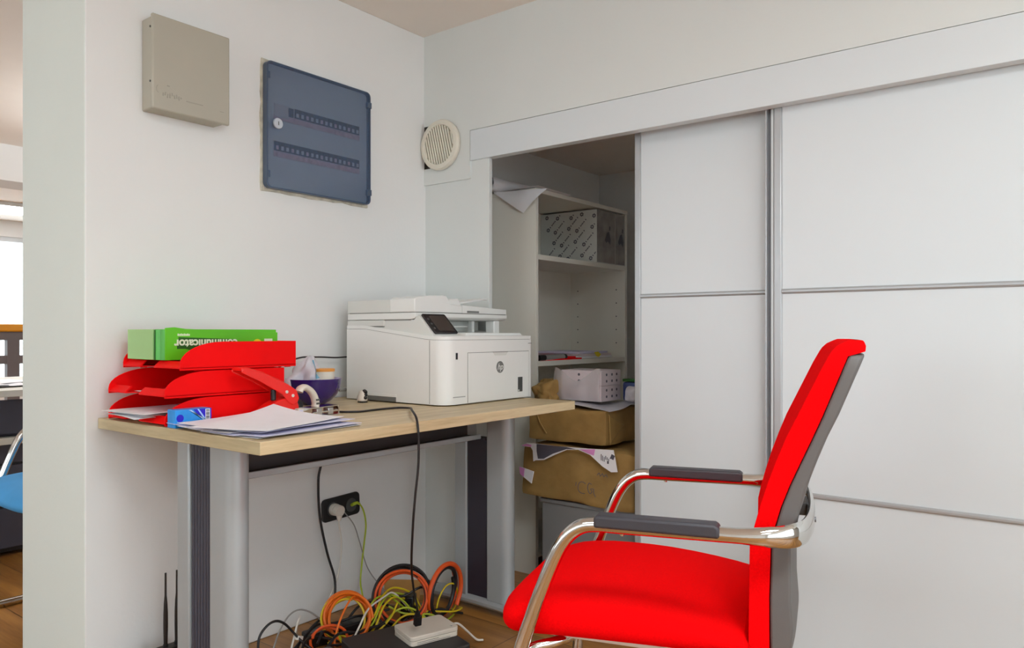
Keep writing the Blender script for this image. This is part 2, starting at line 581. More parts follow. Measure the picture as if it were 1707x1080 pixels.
# ceiling lights (out of the picture, they light the room)
LAMPS = [(2.45, -1.70, 0.62, 0.62), (3.2, -3.0, 0.62, 0.62), (1.0, -2.8, 0.62, 0.62), (-2.0, 0.25, 0.62, 0.62), (-5.9, 0.45, 0.62, 0.62)]
PLACE = ['nearest the wardrobe doors', 'behind the red armchair', 'facing the desk', 'over the far office desk', 'by the far window']
for (x, y, a, b), pl in zip(LAMPS, PLACE):
    hung = x == -2.0  # unseen panel, added to brighten the ceiling of the far room
    t = Thing('added_uplight' if hung else 'ceiling_light', ('added square light panel hung unseen below the ceiling ' if hung else 'square white ceiling light panel ') + pl, 'lamp', (x, y, 1.70 if hung else CEIL - 0.035), group='ceiling light panels')
    if hung:
        for sx in (-1, 1):
            t.part('hanging_rod', MB().cyl((sx * 0.28, 0, 0.035), (sx * 0.28, 0, CEIL - 1.70), 0.004, 8), 'alu', local=True)
    fr = MB()
    fr.box(-a / 2, a / 2, -b / 2, -b / 2 + 0.02, 0, 0.035).box(-a / 2, a / 2, b / 2 - 0.02, b / 2, 0, 0.035)
    fr.box(-a / 2, -a / 2 + 0.02, -b / 2 + 0.02, b / 2 - 0.02, 0, 0.035).box(a / 2 - 0.02, a / 2, -b / 2 + 0.02, b / 2 - 0.02, 0, 0.035)
    t.part('frame', fr, 'melamine', local=True, smooth=False)
    t.part('diffuser', MB().box(-a / 2 + 0.02, a / 2 - 0.02, -b / 2 + 0.02, b / 2 - 0.02, 0.006, 0.034 if hung else 0.03), 'lamp2' if x < 0 else ('lamp_main' if y > -2 else 'lamp'), local=True, smooth=False)

# ------------------------------------------------------------------ on the left wall
t = Thing('alarm_box', 'beige metal alarm box high on the left wall', 'box', (0.0, -1.018, 1.597))
t.part('housing', MB().box(0.0, 0.062, -1.130, -0.912, 1.597, 1.851), 'beige_metal', bevel=0.004)
t.part('cover', MB().box(0.058, 0.070, -1.135, -0.902, 1.594, 1.855), 'beige_metal', bevel=0.004)
sc = MB()
for z in (1.822, 1.672):
    sc.cyl((0.050, -1.1305, z), (0.050, -1.1325, z), 0.003, 10)
t.part('screw', MB().add(sc.v[:20], sc.f[:12]), 'dark_grey')
t.part('screw', MB().add(sc.v[20:], sc.f[:12]), 'dark_grey')
em = MB()
em2 = MB()
random.seed(3)
for k in range(9):
    y = -1.105 + k * 0.0065
    em.obox((0.0703, y, 1.640 + random.uniform(-0.004, 0.004)), (0.0012, 0.003, random.uniform(0.004, 0.013)), rx=random.uniform(-0.3, 0.3))
em.tube([(0.0703, -1.114 + 0.010 * cos(a), 1.650 + 0.012 * sin(a)) for a in [2.2 + 0.3 * k for k in range(8)]], 0.0008, 5)
for k in range(10):
    em2.obox((0.0703, -1.035 + k * 0.005, 1.634), (0.001, 0.0051, 0.0025))
em.obox((0.0703, -1.090, 1.664), (0.0014, 0.007, 0.003))
em.obox((0.0703, -0.928, 1.629), (0.001, 0.012, 0.002))
t.part('worn_lettering', em, 'beige_dark', smooth=False)
t.part('worn_line', em2, 'beige_dark', smooth=False)

t = Thing('electrical_panel', 'flush electrical panel with blue tinted door beside the grey beige box', 'electrical panel', (0.0, -0.52, 1.43))
pl = MB()
py = [(-0.752, 1.431), (-0.308, 1.436), (-0.308, 1.850), (-0.752, 1.853)]
rim = []
random.seed(5)
for k in range(4):
    a, b = py[k], py[(k + 1) % 4]
    for i in range(12):
        f = i / 12
        j = random.uniform(-0.003, 0.003)
        rim.append((a[0] + (b[0] - a[0]) * f + j, a[1] + (b[1] - a[1]) * f + random.uniform(-0.003, 0.003)))
pl.prism(rim, 0.0, 0.006, 0)
t.part('plaster_rim', pl, 'plaster', smooth=False)
back = MB().box(0.006, 0.012, -0.742, -0.314, 1.443, 1.843)
t.part('back_plate', back, 'panel_back', bevel=0.002)
for row, zc in ((0, 1.693), (1, 1.573)):
    t.part('breaker_rail', MB().box(0.012, 0.0135, -0.713, -0.352, zc - 0.026, zc + 0.026), 'breaker', smooth=False)
    t.part('label_strip', MB().box(0.012, 0.0155, -0.711, -0.354, zc - 0.024, zc - 0.008), 'breaker_label', smooth=False)
    n = 18
    for k in range(n):
        y0 = -0.710 + k * 0.0197
        if row == 0 and k == 0:
            t.part('meter', MB().box(0.012, 0.017, -0.710, -0.655, zc - 0.016, zc + 0.026), 'breaker', bevel=0.001)
            continue
        if row == 0 and k < 4:
            if k == 3:
                t.part('breaker', MB().box(0.012, 0.018, y0 - 0.006, y0 + 0.014, zc - 0.006, zc + 0.022), 'breaker_dark', bevel=0.001)
            continue
        br = t.part('breaker', MB().box(0.012, 0.0165, y0, y0 + 0.0185, zc - 0.006, zc + 0.024), 'breaker_dark', smooth=False)
        t.part('toggle', MB().box(0.0165, 0.0195, y0 + 0.005, y0 + 0.0135, zc - 0.002, zc + 0.010), 'breaker' if k % 3 else 'breaker_label', parent=br, smooth=False)
# hollow rounded frame made of four bars with the curved corners of the door
def frame_ring(x0, x1, y0, y1, z0, z1, r, wd):
    mb = MB()
    out, inn = [], []
    cy, cz = (y0 + y1) / 2, (z0 + z1) / 2
    for qy, qz, a0 in ((1, 1, 0), (-1, 1, 90), (-1, -1, 180), (1, -1, 270)):
        for k in range(6):
            a = radians(a0 + 18 * k)
            oy = qy * ((y1 - y0) / 2 - r) + r * cos(a)
            oz = qz * ((z1 - z0) / 2 - r) + r * sin(a)
            iy = qy * ((y1 - y0) / 2 - r) + max(r - wd, 0.002) * cos(a)
            iz = qz * ((z1 - z0) / 2 - r) + max(r - wd, 0.002) * sin(a)
            out.append((cy + oy, cz + oz))
            inn.append((cy + iy, cz + iz))
    n = len(out)
    vs = [(x0, p[0], p[1]) for p in out] + [(x1, p[0], p[1]) for p in out] + [(x1, p[0], p[1]) for p in inn] + [(x0, p[0], p[1]) for p in inn]
    fs = []
    for i in range(n):
        j = (i + 1) % n
        for q in range(4):
            r_ = (q + 1) % 4
            fs.append((q * n + i, q * n + j, r_ * n + j, r_ * n + i))
    mb.add(vs, fs)
    return mb
dr = t.part('door', frame_ring(0.010, 0.030, -0.748, -0.314, 1.441, 1.846, 0.018, 0.0045), 'panel_frame')
g = MB().rbox((0, 0, 0), (0.420, 0.396, 0.004), 0.013)
g.v = [Vector((0.0265 + p.z, -0.531 + p.x, 1.6435 + p.y)) for p in g.v]
t.part('tinted_pane', g, 'glass_blue', parent=dr, bevel=0.0)
lk = MB().cyl((0.028, -0.708, 1.650), (0.036, -0.708, 1.650), 0.017, 24)
t.part('lock', lk, 'panel_back', parent=dr, bevel=0.002)
t.part('key_slot', MB().box(0.036, 0.0365, -0.7095, -0.7065, 1.644, 1.656), 'dark_grey', parent=dr, smooth=False)
for z in (1.80, 1.485):
    t.part('hinge', MB().box(0.020, 0.033, -0.330, -0.311, z - 0.011, z + 0.011), 'panel_frame', parent=dr, bevel=0.002)
    t.part('catch', MB().box(0.0285, 0.031, -0.743, -0.735, z - 0.011, z + 0.011), 'panel_frame', parent=dr, bevel=0.001)

# wall vent
t = Thing('air_vent', 'round cream air vent grille in the room corner above the column', 'vent', (0.096, -0.008, 1.706))
t.part('duct_hole_shade', MB().box(0.003, 0.120, -0.0095, -0.008, 1.625, 1.792), 'dark_hole', smooth=False)  # flat dark plate, the hole's inner shade put into its colour
vc = Vector((0.098, 0, 1.706))
rg = MB()
prof = [(0.096, -0.010), (0.098, -0.022), (0.094, -0.030), (0.079, -0.033), (0.076, -0.029), (0.076, -0.014)]
vs, fs = [], []
S = 48
for r, y in prof:
    vs += [vc + Vector((r * cos(2 * pi * k / S), y, r * sin(2 * pi * k / S))) for k in range(S)]
for i in range(len(prof) - 1):
    for k in range(S):
        l = (k + 1) % S
        fs.append((i * S + k, (i + 1) * S + k, (i + 1) * S + l, i * S + l))
rg.add(vs, fs)
t.part('ring', rg, 'lcd')
t.part('backing', MB().cyl(vc + Vector((0, -0.0195, 0)), vc + Vector((0, -0.0095, 0)), 0.0765, 48), 'beige_dark')
tilt = radians(14)
for k in range(-6, 7):
    d = k * 0.0118
    h = math.sqrt(max(0.0755 ** 2 - d * d, 0))
    c = vc + Vector((d * cos(tilt), -0.0265, -d * sin(tilt) * -1))
    ax = Vector((-sin(tilt), 0, cos(tilt)))
    c = vc + Vector((cos(tilt), 0, sin(tilt))) * d + Vector((0, -0.0255, 0))
    sl = MB().obox((0, 0, 0), (0.0066, 0.008, 2 * h))
    mt = Matrix.Rotation(-tilt, 4, 'Y')
    sl.v = [mt @ p + c for p in sl.v]
    t.part('slat', sl, 'lcd', smooth=False)

# wall socket under the desk
t = Thing('wall_socket', 'black double wall socket under the desk', 'socket', (0.0, -0.43, 0.325))
sk = MB().rbox((0, 0, 0.005), (0.166, 0.080, 0.010), 0.016)
rot = radians(2.2)
sk.v = [Vector((p.z, -0.430 + p.x * cos(rot) - p.y * sin(rot), 0.366 + p.x * sin(rot) + p.y * cos(rot))) for p in sk.v]
t.part('plate', sk, 'black', bevel=0.003)
for y in (-0.470, -0.388):
    t.part('well', MB().cyl((0.010, y, 0.366), (0.0125, y, 0.366), 0.024, 24), 'dark_grey')
# ------------------------------------------------------------------ desk
t = Thing('office_desk', 'oak laminate office desk with silver legs against the left wall', 'desk', (0.37, -0.65, 0.0))
tp = MB().box(0.008, 0.740, -1.250, -0.054, DESK - 0.028, DESK)
top = t.part('desk_top', tp, 'oak', bevel=0.0012)
top.data.materials.append(M['oak_end'])
for p in top.data.polygons:
    if p.normal.y < -0.5:
        p.material_index = 1

def leg(y0, y1, ribs, side):
    """a leg of two silver posts, a cable cover between them, a foot and a bracket"""
    lg = MB().box(0.290, 0.345, y0, y1, 0.05, DESK - 0.035)
    pts = []
    n = 10
    cx, cy, r = 0.500, (y0 + y1) / 2, (y1 - y0) / 2
    poly = [(0.438, y0), (cx, y0)] + [(cx + r * sin(a), cy - r * cos(a)) for a in [pi * k / n for k in range(1, n)]] + [(cx, y1), (0.438, y1)]
    lg.prism(poly, 0.05, DESK - 0.035, 2)
    l = t.part('leg', lg, 'leg_silver', bevel=0.004)
    yy = y0 + 0.008
    cv = MB()
    if ribs:
        m = 7
        w = (0.438 - 0.345) / m
        for k in range(m):
            cv.cyl((0.345 + w * (k + 0.5), yy + 0.004, 0.05), (0.345 + w * (k + 0.5), yy + 0.004, DESK - 0.035), w * 0.47, 10)
        cv.box(0.345, 0.438, yy + 0.003, y1 - 0.008, 0.05, DESK - 0.035)
        t.part('cable_cover', cv, 'leg_dark', parent=l)
    else:
        cv.box(0.345, 0.438, yy, y1 - 0.008, 0.05, 0.610)
        t.part('cable_cover', cv, 'leg_navy', parent=l, smooth=False)
    ft = MB()
    fy = (y0 + y1) / 2
    ft.tube(catmull([(0.15, fy, 0.018), (0.18, fy, 0.030), (0.26, fy, 0.036), (0.40, fy, 0.038), (0.60, fy, 0.034), (0.70, fy, 0.026), (0.735, fy, 0.016)], 5),
            [0.012, 0.014, 0.016, 0.018, 0.020] + [0.026] * 21 + [0.020, 0.018, 0.016, 0.014, 0.012], 14, flat=(0.85, 1.5), up=(0, 0, 1))
    ft.v = [Vector((p.x, p.y, max(p.z, 0.0))) for p in ft.v]
    t.part('foot', ft, 'leg_silver', parent=l)
    t.part('top_bracket', MB().box(0.06, 0.70, fy - 0.02, fy + 0.02, DESK - 0.036, DESK - 0.028), 'dark_steel', parent=l, smooth=False)

leg(-1.185, -1.125, True, -1)
leg(-0.150, -0.090, False, 1)
# cross beam with cable channel between the legs
bm_ = MB()
bm_.box(0.345, 0.351, -1.125, -0.150, 0.612, DESK - 0.030)
bm_.box(0.351, 0.410, -1.125, -0.150, 0.612, 0.618)
t.part('cable_channel', bm_, 'dark_steel', smooth=False)
t.part('channel_lip', MB().box(0.408, 0.414, -1.125, -0.150, 0.609, 0.626), 'leg_silver', bevel=0.002)
hk = MB().box(0.445, 0.452, -1.124, -1.100, 0.690, DESK - 0.029)
hk.tube([(0.452, -1.112, 0.700), (0.462, -1.112, 0.696)], 0.014, 14)
t.part('end_cap', hk, 'cap_white', bevel=0.002, label='cream plastic cap')
gl = MB()
for k in range(5):
    gl.cyl((0.352 + k * 0.018, -0.1425, 0.604), (0.352 + k * 0.018, -0.1425, 0.612), 0.006, 10)
t.part('cover_teeth', gl, 'leg_navy')

# ------------------------------------------------------------------ red letter trays
def tray(z, dy, label, h=0.0655):
    x0, x1 = 0.055, 0.345
    y0, y1 = -1.245 + dy, -0.908 + dy
    t = Thing('letter_tray', label, 'letter tray', ((x0 + x1) / 2, (y0 + y1) / 2, z), group='stacked letter trays')
    fl = MB()
    # floor with a cut-out between the two front lips
    cut0, cut1, cd = x0 + 0.092, x1 - 0.128, 0.035
    poly = [(x0, y0), (cut0, y0), (cut0 + 0.012, y0 + cd), (cut1 - 0.012, y0 + cd), (cut1, y0), (x1, y0), (x1, y1), (x0, y1)]
    fl.prism(poly, z + 0.006, z + 0.009, 2)
    t.part('tray_floor', fl, 'red_plastic', bevel=0.0008)
    side = [(y0, z + 0.002), (y0, z + 0.016)]
    for k in range(1, 10):
        a = pi / 2 * k / 9
        side.append((y0 + 0.115 * (1 - cos(a)), z + 0.016 + (h - 0.016) * sin(a)))
    side += [(y1, z + h), (y1, z + 0.002)]
    for xa in (x0, x1 - 0.003):
        t.part('side_wall', MB().prism(side, xa, xa + 0.003, 0), 'red_plastic', bevel=0.0008)
    t.part('back_wall', MB().box(x0 + 0.003, x1 - 0.003, y1 - 0.003, y1, z + 0.006, z + h), 'red_plastic', bevel=0.0008)
    for a, b in ((x0 + 0.003, cut0), (cut1, x1 - 0.003)):
        lp = MB()
        vs = [(a, y0, z + 0.009), (b, y0, z + 0.009), (b, y0 + 0.016, z + 0.024), (a, y0 + 0.016, z + 0.024),
              (a, y0 + 0.003, z + 0.006), (b, y0 + 0.003, z + 0.006), (b, y0 + 0.020, z + 0.022), (a, y0 + 0.020, z + 0.022)]
        lp.add(vs, [(0, 1, 2, 3), (7, 6, 5, 4), (0, 4, 5, 1), (1, 5, 6, 2), (2, 6, 7, 3), (3, 7, 4, 0)])
        t.part('front_lip', lp, 'red_plastic', bevel=0.0006)
    for fx in (x0 + 0.008, x1 - 0.014):
        for fy in (y0 + 0.05, y1 - 0.02):
            t.part('foot', MB().box(fx, fx + 0.006, fy - 0.008, fy + 0.008, z, z + 0.007), 'red_plastic', smooth=False)
    return t

tray(DESK, 0.0, 'bottom red letter tray, standing on the desk top with papers sticking out')
tray(DESK + 0.066, 0.0, 'middle red letter tray of the stack of three')
tray(DESK + 0.132, 0.038, 'top red letter tray, pushed back, under the long green box', 0.072)

def sheet(c, L, W, rz, bend=0.0, curl=0.0, th=0.0006, wob=0.0, ph=0.0):
    """a sheet of paper, long side along local y"""
    R = Matrix.Rotation(rz, 3, 'Z')
    def f(u, v):
        x, y = (u - 0.5) * W, (v - 0.5) * L
        z = bend * (2 * u - 1) ** 2 + wob * sin(v * 7 + ph) * u
        z += curl * max(0, (1 - u) * 0.75 + v * 0.75 - 0.75) ** 2 * 2.2
        return Vector(c) + R @ Vector((x, y, z))
    return MB().grid(f, 10, 14, th)

for k in range(3):
    solo('paper_sheet', ['creased white sheet lying highest in the bottom red tray', 'white sheet in the middle of the pile in the bottom red tray', 'lowest white sheet in the bottom red tray'][2 - k], 'paper',
         sheet((0.185 + 0.008 * k, -1.150 + 0.012 * (k % 2), DESK + 0.021 + 0.004 * k), 0.26, 0.20, radians(3 * (k - 1)), bend=-0.004 + 0.002 * k, wob=0.002), 'paper', group='papers in the bottom tray')
solo('envelope', 'white envelope lying in the middle red tray', 'envelope',
     sheet((0.20, -1.11, DESK + 0.066 + 0.0105), 0.22, 0.11, radians(0), wob=0.0005), 'paper')

# green box
t = Thing('green_box', 'long green printed cardboard box lying on the top red tray', 'box', (0.20, -1.04, 0.9090))
gz0, gz1 = 0.9092, 0.988
body = MB()
body.box(0.075, 0.262, -1.195, -0.876, gz0, gz1)
t.part('carton', body, 'green_box', bevel=0.0012)
fp = MB()
fp.prism([(-1.203, gz0 + 0.001), (-0.8745, gz0 + 0.001), (-0.8745, gz1 - 0.008), (-1.090, gz1 - 0.001), (-1.150, gz1 + 0.001), (-1.178, gz1 + 0.005), (-1.203, gz1 + 0.003)], 0.2645, 0.2665, 0)
t.part('front_flap', fp, 'green_box', bevel=0.0006)
t.part('end_panel', MB().box(0.070, 0.205, -1.202, -1.196, gz0 + 0.001, gz1), 'green_pale', bevel=0.001, label='pale green end panel')
e2 = MB()
e2.prism([(0.206, -1.199), (0.216, -1.203), (0.233, -1.198), (0.247, -1.203), (0.259, -1.200), (0.259, -1.1965), (0.206, -1.1965)], gz0 + 0.001, gz1 - 0.001, 2)
t.part('end_flap', e2, 'green_mid', bevel=0.0006)
t.part('flap_stripe', MB().box(0.2135, 0.2185, -1.2040, -1.2005, gz0 + 0.001, gz1 - 0.002), 'green_dark', smooth=False)
# lettering is upside down on the box
U, V = (0, -1, 0), (0, 0, -1)
pb = MB()
pb.prism([(-1.172, 0.938), (-1.150, 0.938), (-1.136, 0.935), (-1.112, 0.937), (-1.010, 0.940), (-1.013, 0.962), (-1.090, 0.965), (-1.168, 0.968), (-1.168, 0.953), (-1.172, 0.950)], 0.2666, 0.2671, 0)
t.part('lettering_outline', pb, 'green_dark', smooth=False)
tx = MB().text('communicator', 0.0300, (0.2674, -1.0905, 0.9520), U, V, 0.0004, bold=0.0009)
t.part('lettering', tx, 'white_ink', smooth=False)
sm = MB()
for k in range(8):
    sm.box(0.2666, 0.2672, -1.1705 + k * 0.0042, -1.1675 + k * 0.0042, 0.9710, 0.9770 - 0.001 * (k % 2))
t.part('small_lettering', sm, 'white_ink', smooth=False)
t.part('yellow_mark', MB().cyl((0.2664, -0.940, 0.948), (0.2672, -0.940, 0.948), 0.014, 20), 'yellow')
t.part('pale_mark', MB().box(0.2664, 0.2672, -0.918, -0.892, 0.940, 0.9625), 'white_ink', smooth=False)

# blue carton
t = Thing('blue_carton', 'small blue carton with barcode in front of the red trays', 'box', (0.372, -1.195, DESK))
bz = DESK
t.part('carton', MB().box(0.350, 0.386, -1.241, -1.151, bz, bz + 0.043), 'blue_card', bevel=0.001)
t.part('dot', MB().cyl((0.386, -1.229, bz + 0.023), (0.3866, -1.229, bz + 0.023), 0.009, 20), 'blue_deep')
vi = MB().prism([(-1.196, bz + 0.042), (-1.149, bz + 0.042), (-1.149, bz + 0.003), (-1.166, bz + 0.010)], 0.3861, 0.3866, 0)
t.part('violet_panel', vi, 'blue_deep', smooth=False)
st = MB()
st.prism([(-1.208, bz + 0.041), (-1.201, bz + 0.041), (-1.164, bz + 0.010), (-1.164, bz + 0.016)], 0.3867, 0.3871, 0)
st.prism([(-1.186, bz + 0.042), (-1.182, bz + 0.042), (-1.162, bz + 0.014), (-1.164, bz + 0.010)], 0.3867, 0.3871, 0)
t.part('streaks', st, 'blue_pale', smooth=False)
t.part('barcode_label', MB().box(0.3867, 0.3874, -1.165, -1.153, bz + 0.003, bz + 0.041), 'paper', smooth=False)
bc = MB()
for k in range(12):
    bc.box(0.3874, 0.3877, -1.1635, -1.1545, bz + 0.006 + k * 0.0028, bz + 0.0072 + k * 0.0028 + 0.0006 * (k % 3))
t.part('barcode', bc, 'print_grey', smooth=False)

# pile of loose sheets in front
SH = [(0.590, -1.085, 2.5), (0.545, -1.095, -3.0), (0.600, -1.090, 5.5), (0.515, -1.100, 1.0), (0.458, -1.098, -1.5),
      (0.570, -1.083, 8.0), (0.500, -1.092, 3.0), (0.570, -1.106, 18.0)]
LB = ['lowest', 'second lowest', 'third lowest', 'fourth from the bottom', 'fourth from the top', 'third from the top', 'second from the top', 'topmost, corner curled up,']
for k, (x, y, a) in enumerate(SH):
    z = DESK + 0.0008 + 0.0022 * k
    mb = sheet((x, y, z), 0.297, 0.21, radians(a), bend=0.0012, curl=0.020 if k == 7 else (0.012 if k == 6 else 0.0), wob=0.0006, ph=k)
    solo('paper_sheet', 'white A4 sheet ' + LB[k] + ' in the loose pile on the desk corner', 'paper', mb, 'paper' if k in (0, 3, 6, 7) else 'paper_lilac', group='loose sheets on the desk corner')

# red hole punch with raised lever
t = Thing('hole_punch', 'red metal hole punch with raised lever beside the red trays', 'hole punch', (0.405, -0.99, DESK))
bs = MB()
prof = [(-1.105, DESK), (-1.105, DESK + 0.014), (-1.035, DESK + 0.022), (-1.010, DESK + 0.038), (-0.985, DESK + 0.050), (-0.950, DESK + 0.056), (-0.925, DESK + 0.052), (-0.918, DESK + 0.030), (-0.918, DESK)]
bs.prism(prof, 0.385, 0.425, 0)
t.part('base', bs, 'red_metal', bevel=0.004, seg=3)
lv = MB()
lprof = [(-1.092, 0.880), (-1.090, 0.890), (-1.080, 0.892), (-1.030, 0.877), (-0.985, 0.857), (-0.945, 0.838), (-0.928, 0.826), (-0.920, 0.805), (-0.926, 0.792), (-0.940, 0.788), (-0.955, 0.797), (-0.972, 0.818), (-0.990, 0.828), (-1.040, 0.856)]
for xa in (0.382, 0.424):
    lv.prism(lprof, xa, xa + 0.004, 0)
lv.prism([(-1.092, 0.884), (-1.090, 0.892), (-1.080, 0.894), (-1.030, 0.879), (-0.985, 0.859), (-0.950, 0.842), (-0.953, 0.837), (-1.030, 0.872)], 0.384, 0.426, 0)
lever = t.part('lever', lv, 'red_metal', bevel=0.002)
for y, z in ((-0.960, 0.824), (-0.941, 0.813)):
    t.part('rivet', MB().cyl((0.427, y, z), (0.4305, y, z), 0.0042, 14), 'cap_white', parent=lever, bevel=0.001)
t.part('spring', MB().cyl((0.405, -0.985, DESK + 0.05), (0.405, -0.985, 0.830), 0.007, 14), 'black')
t.part('tray_plate', MB().box(0.392, 0.418, -1.130, -0.930, DESK, DESK + 0.006), 'red_plastic', bevel=0.002)

# small white block, black roll, chrome staple remover
t = Thing('small_block', 'tiny white and grey block beside the red hole punch', 'block', (0.436, -0.925, DESK))
t.part('block', MB().box(0.430, 0.446, -0.9375, -0.9195, DESK, DESK + 0.026), 'ivory', bevel=0.002)
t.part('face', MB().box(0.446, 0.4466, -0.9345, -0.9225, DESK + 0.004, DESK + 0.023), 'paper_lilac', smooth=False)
t = Thing('tape_roll', 'small black roll standing between hole punch and purple bowl', 'roll', (0.30, -0.84, DESK))
t.part('roll', MB().cyl((0.290, -0.838, DESK + 0.019), (0.316, -0.846, DESK + 0.019), 0.019, 24), 'black', bevel=0.003)
t.part('core', MB().cyl((0.3155, -0.846, DESK + 0.019), (0.3175, -0.8465, DESK + 0.019), 0.008, 16), 'dark_grey')

t = Thing('two_hole_punch', 'chrome two hole punch with ivory handle in front of the purple bowl', 'hole punch', (0.42, -0.855, DESK))
b2 = MB()
sh = [(-0.925, DESK), (-0.927, DESK + 0.008), (-0.915, DESK + 0.018), (-0.895, DESK + 0.023), (-0.870, DESK + 0.024), (-0.800, DESK + 0.026), (-0.795, DESK + 0.024), (-0.795, DESK)]
inn = [(-0.920, DESK), (-0.921, DESK + 0.007), (-0.912, DESK + 0.0155), (-0.894, DESK + 0.0205), (-0.870, DESK + 0.0215), (-0.803, DESK + 0.0230), (-0.799, DESK + 0.0215), (-0.799, DESK)]
loop = sh + inn[::-1]
b2.prism(loop, 0.392, 0.440, 0)
t.part('arched_plate', b2, 'chrome', bevel=0.0006)
t.part('base_plate', MB().box(0.394, 0.445, -0.905, -0.797, DESK, DESK + 0.002), 'silver', smooth=False)
for y in (-0.868, -0.830):
    t.part('punch_head', MB().box(0.425, 0.447, y - 0.009, y + 0.009, DESK + 0.003, DESK + 0.021), 'silver', bevel=0.0015)
t.part('guide_rod', MB().cyl((0.444, -0.892, DESK + 0.010), (0.444, -0.805, DESK + 0.012), 0.0028, 10), 'chrome')
hd = MB()
cu = catmull([(0, -0.861, DESK + 0.024), (0, -0.860, DESK + 0.036), (0, -0.866, DESK + 0.054), (0, -0.879, DESK + 0.070), (0, -0.896, DESK + 0.079), (0, -0.909, DESK + 0.076), (0, -0.914, DESK + 0.068)], 5)
hd.tube([Vector((0.418, p.y, p.z)) for p in cu], 0.014, 14, flat=[(1.0, 0.62)] * len(cu), up=(1, 0, 0))
h = t.part('handle', hd, 'ivory')
for z, y in ((DESK + 0.034, -0.8612), (DESK + 0.044, -0.8625)):
    t.part('handle_slot', MB().obox((0.4318, y, z), (0.0014, 0.012, 0.005)), 'dark_grey', parent=h, smooth=False)

# purple bowl with contents
bc_ = Vector((0.152, -0.660, DESK))
t = Thing('purple_bowl', 'purple ceramic bowl with pale inside between trays and printer', 'bowl', bc_)
outp = [(0.0, 0.0), (0.034, 0.0), (0.038, 0.004), (0.056, 0.014), (0.072, 0.032), (0.082, 0.054), (0.0865, 0.082)]
inp = [(0.0865, 0.082), (0.0845, 0.0825), (0.079, 0.056), (0.068, 0.034), (0.052, 0.018), (0.030, 0.010), (0.0, 0.008)]
t.part('outside', MB().lathe(outp, bc_, 48), 'purple_glaze')
t.part('inside', MB().lathe(inp, bc_, 48), 'lilac_glaze')
j = Thing('cream_jar', 'cream jar with orange rim standing in the purple bowl', 'jar', bc_ + Vector((0.022, 0.022, 0.042)))
jc = bc_ + Vector((0.022, 0.022, 0.024))
j.part('jar_body', MB().lathe([(0, 0), (0.031, 0.0), (0.033, 0.003), (0.033, 0.084), (0.0, 0.084)], jc, 32), 'jar_white')
j.part('orange_rim', MB().lathe([(0.0335, 0.080), (0.034, 0.084), (0.034, 0.0885), (0.030, 0.0895), (0.0, 0.0885)], jc, 32), 'jar_orange')
random.seed(11)
bg = MB()
def bagf(u, v):
    a = 2 * pi * u
    r = 0.050 * (1 - v) ** 0.62 + 0.004
    k = 1 + 0.28 * sin(a * 3 + v * 4) + 0.16 * sin(a * 5 - v * 9)
    cx, cy = -0.006 + 0.012 * v, -0.028 - 0.005 * v + 0.016 * v * v
    return bc_ + Vector((cx + r * k * cos(a) * 0.8, cy + r * k * sin(a), 0.055 + 0.100 * v + 0.010 * sin(a * 2) * (1 - v)))
bg.grid(bagf, 40, 16)
b = Thing('plastic_bag', 'crumpled milky plastic bag stuffed into the purple bowl', 'bag', bc_ + Vector((0, -0.03, 0.045)))
b.part('bag', bg, 'bag_plastic')
s1 = MB()
s1.grid(lambda u, v: bagf(0.02 + 0.05 * u, 0.25 + 0.6 * v) + Vector((0.0012, -0.0004, 0)), 4, 12)
b.part('blue_stripe', s1, 'bag_blue')

# little figurine
fg = Vector((0.222, -0.522, DESK))
t = Thing('figurine', 'tiny black and white figurine on the desk by the printer corner', 'figurine', fg)
t.part('body', MB().lathe([(0, 0), (0.011, 0.001), (0.017, 0.008), (0.0165, 0.019), (0.012, 0.029), (0.010, 0.036), (0.0, 0.041)], fg, 20), 'ivory')
for (dx, dy, dz, s) in ((0.004, 0.009, 0.033, 0.0080), (0.008, 0.003, 0.036, 0.0075), (0.012, 0.004, 0.025, 0.0065), (0.0145, 0.000, 0.016, 0.0070)):
    t.part('black_patch', MB().lathe([(0, -s), (s * 0.8, -s * 0.6), (s, 0), (s * 0.8, s * 0.6), (0, s)], fg + Vector((dx, dy, dz)), 12), 'black')
t.part('stand', MB().obox(fg + Vector((0.004, -0.002, 0.002)), (0.024, 0.022, 0.004)), 'dark_hole', bevel=0.001)
# ------------------------------------------------------------------ printer
px0, px1, py0, py1 = 0.090, 0.545, -0.475, -0.022
t = Thing('laser_printer', 'white multifunction laser printer on the right end of the desk', 'printer', ((px0 + px1) / 2, (py0 + py1) / 2, DESK))

def outline(inset=0.0, rl=0.045, rr=0.020):
    x0, x1, y0, y1 = px0 + inset, px1 - inset, py0 + inset, py1 - inset
    pts = [(x0, y1), (x0, y0)]
    n = 8
    for k in range(n + 1):
        a = -pi / 2 + pi / 2 * k / n
        pts.append((x1 - rl + rl * cos(a), y0 + rl + rl * sin(a)))
    for k in range(n + 1):
        a = pi / 2 * k / n
        pts.append((x1 - rr + rr * cos(a), y1 - rr + rr * sin(a)))
    # extra points along the left side so that its top can slope
    xs = [0.18, 0.25, 0.32, 0.39, 0.46]
    pts = pts[:2] + [(x, y0) for x in xs] + pts[2:]
    return pts

def ztop(x):
    if x <= 0.18:
        return 0.992
    if x >= 0.48:
        return 0.957
    return 0.992 - 0.035 * (x - 0.18) / 0.30

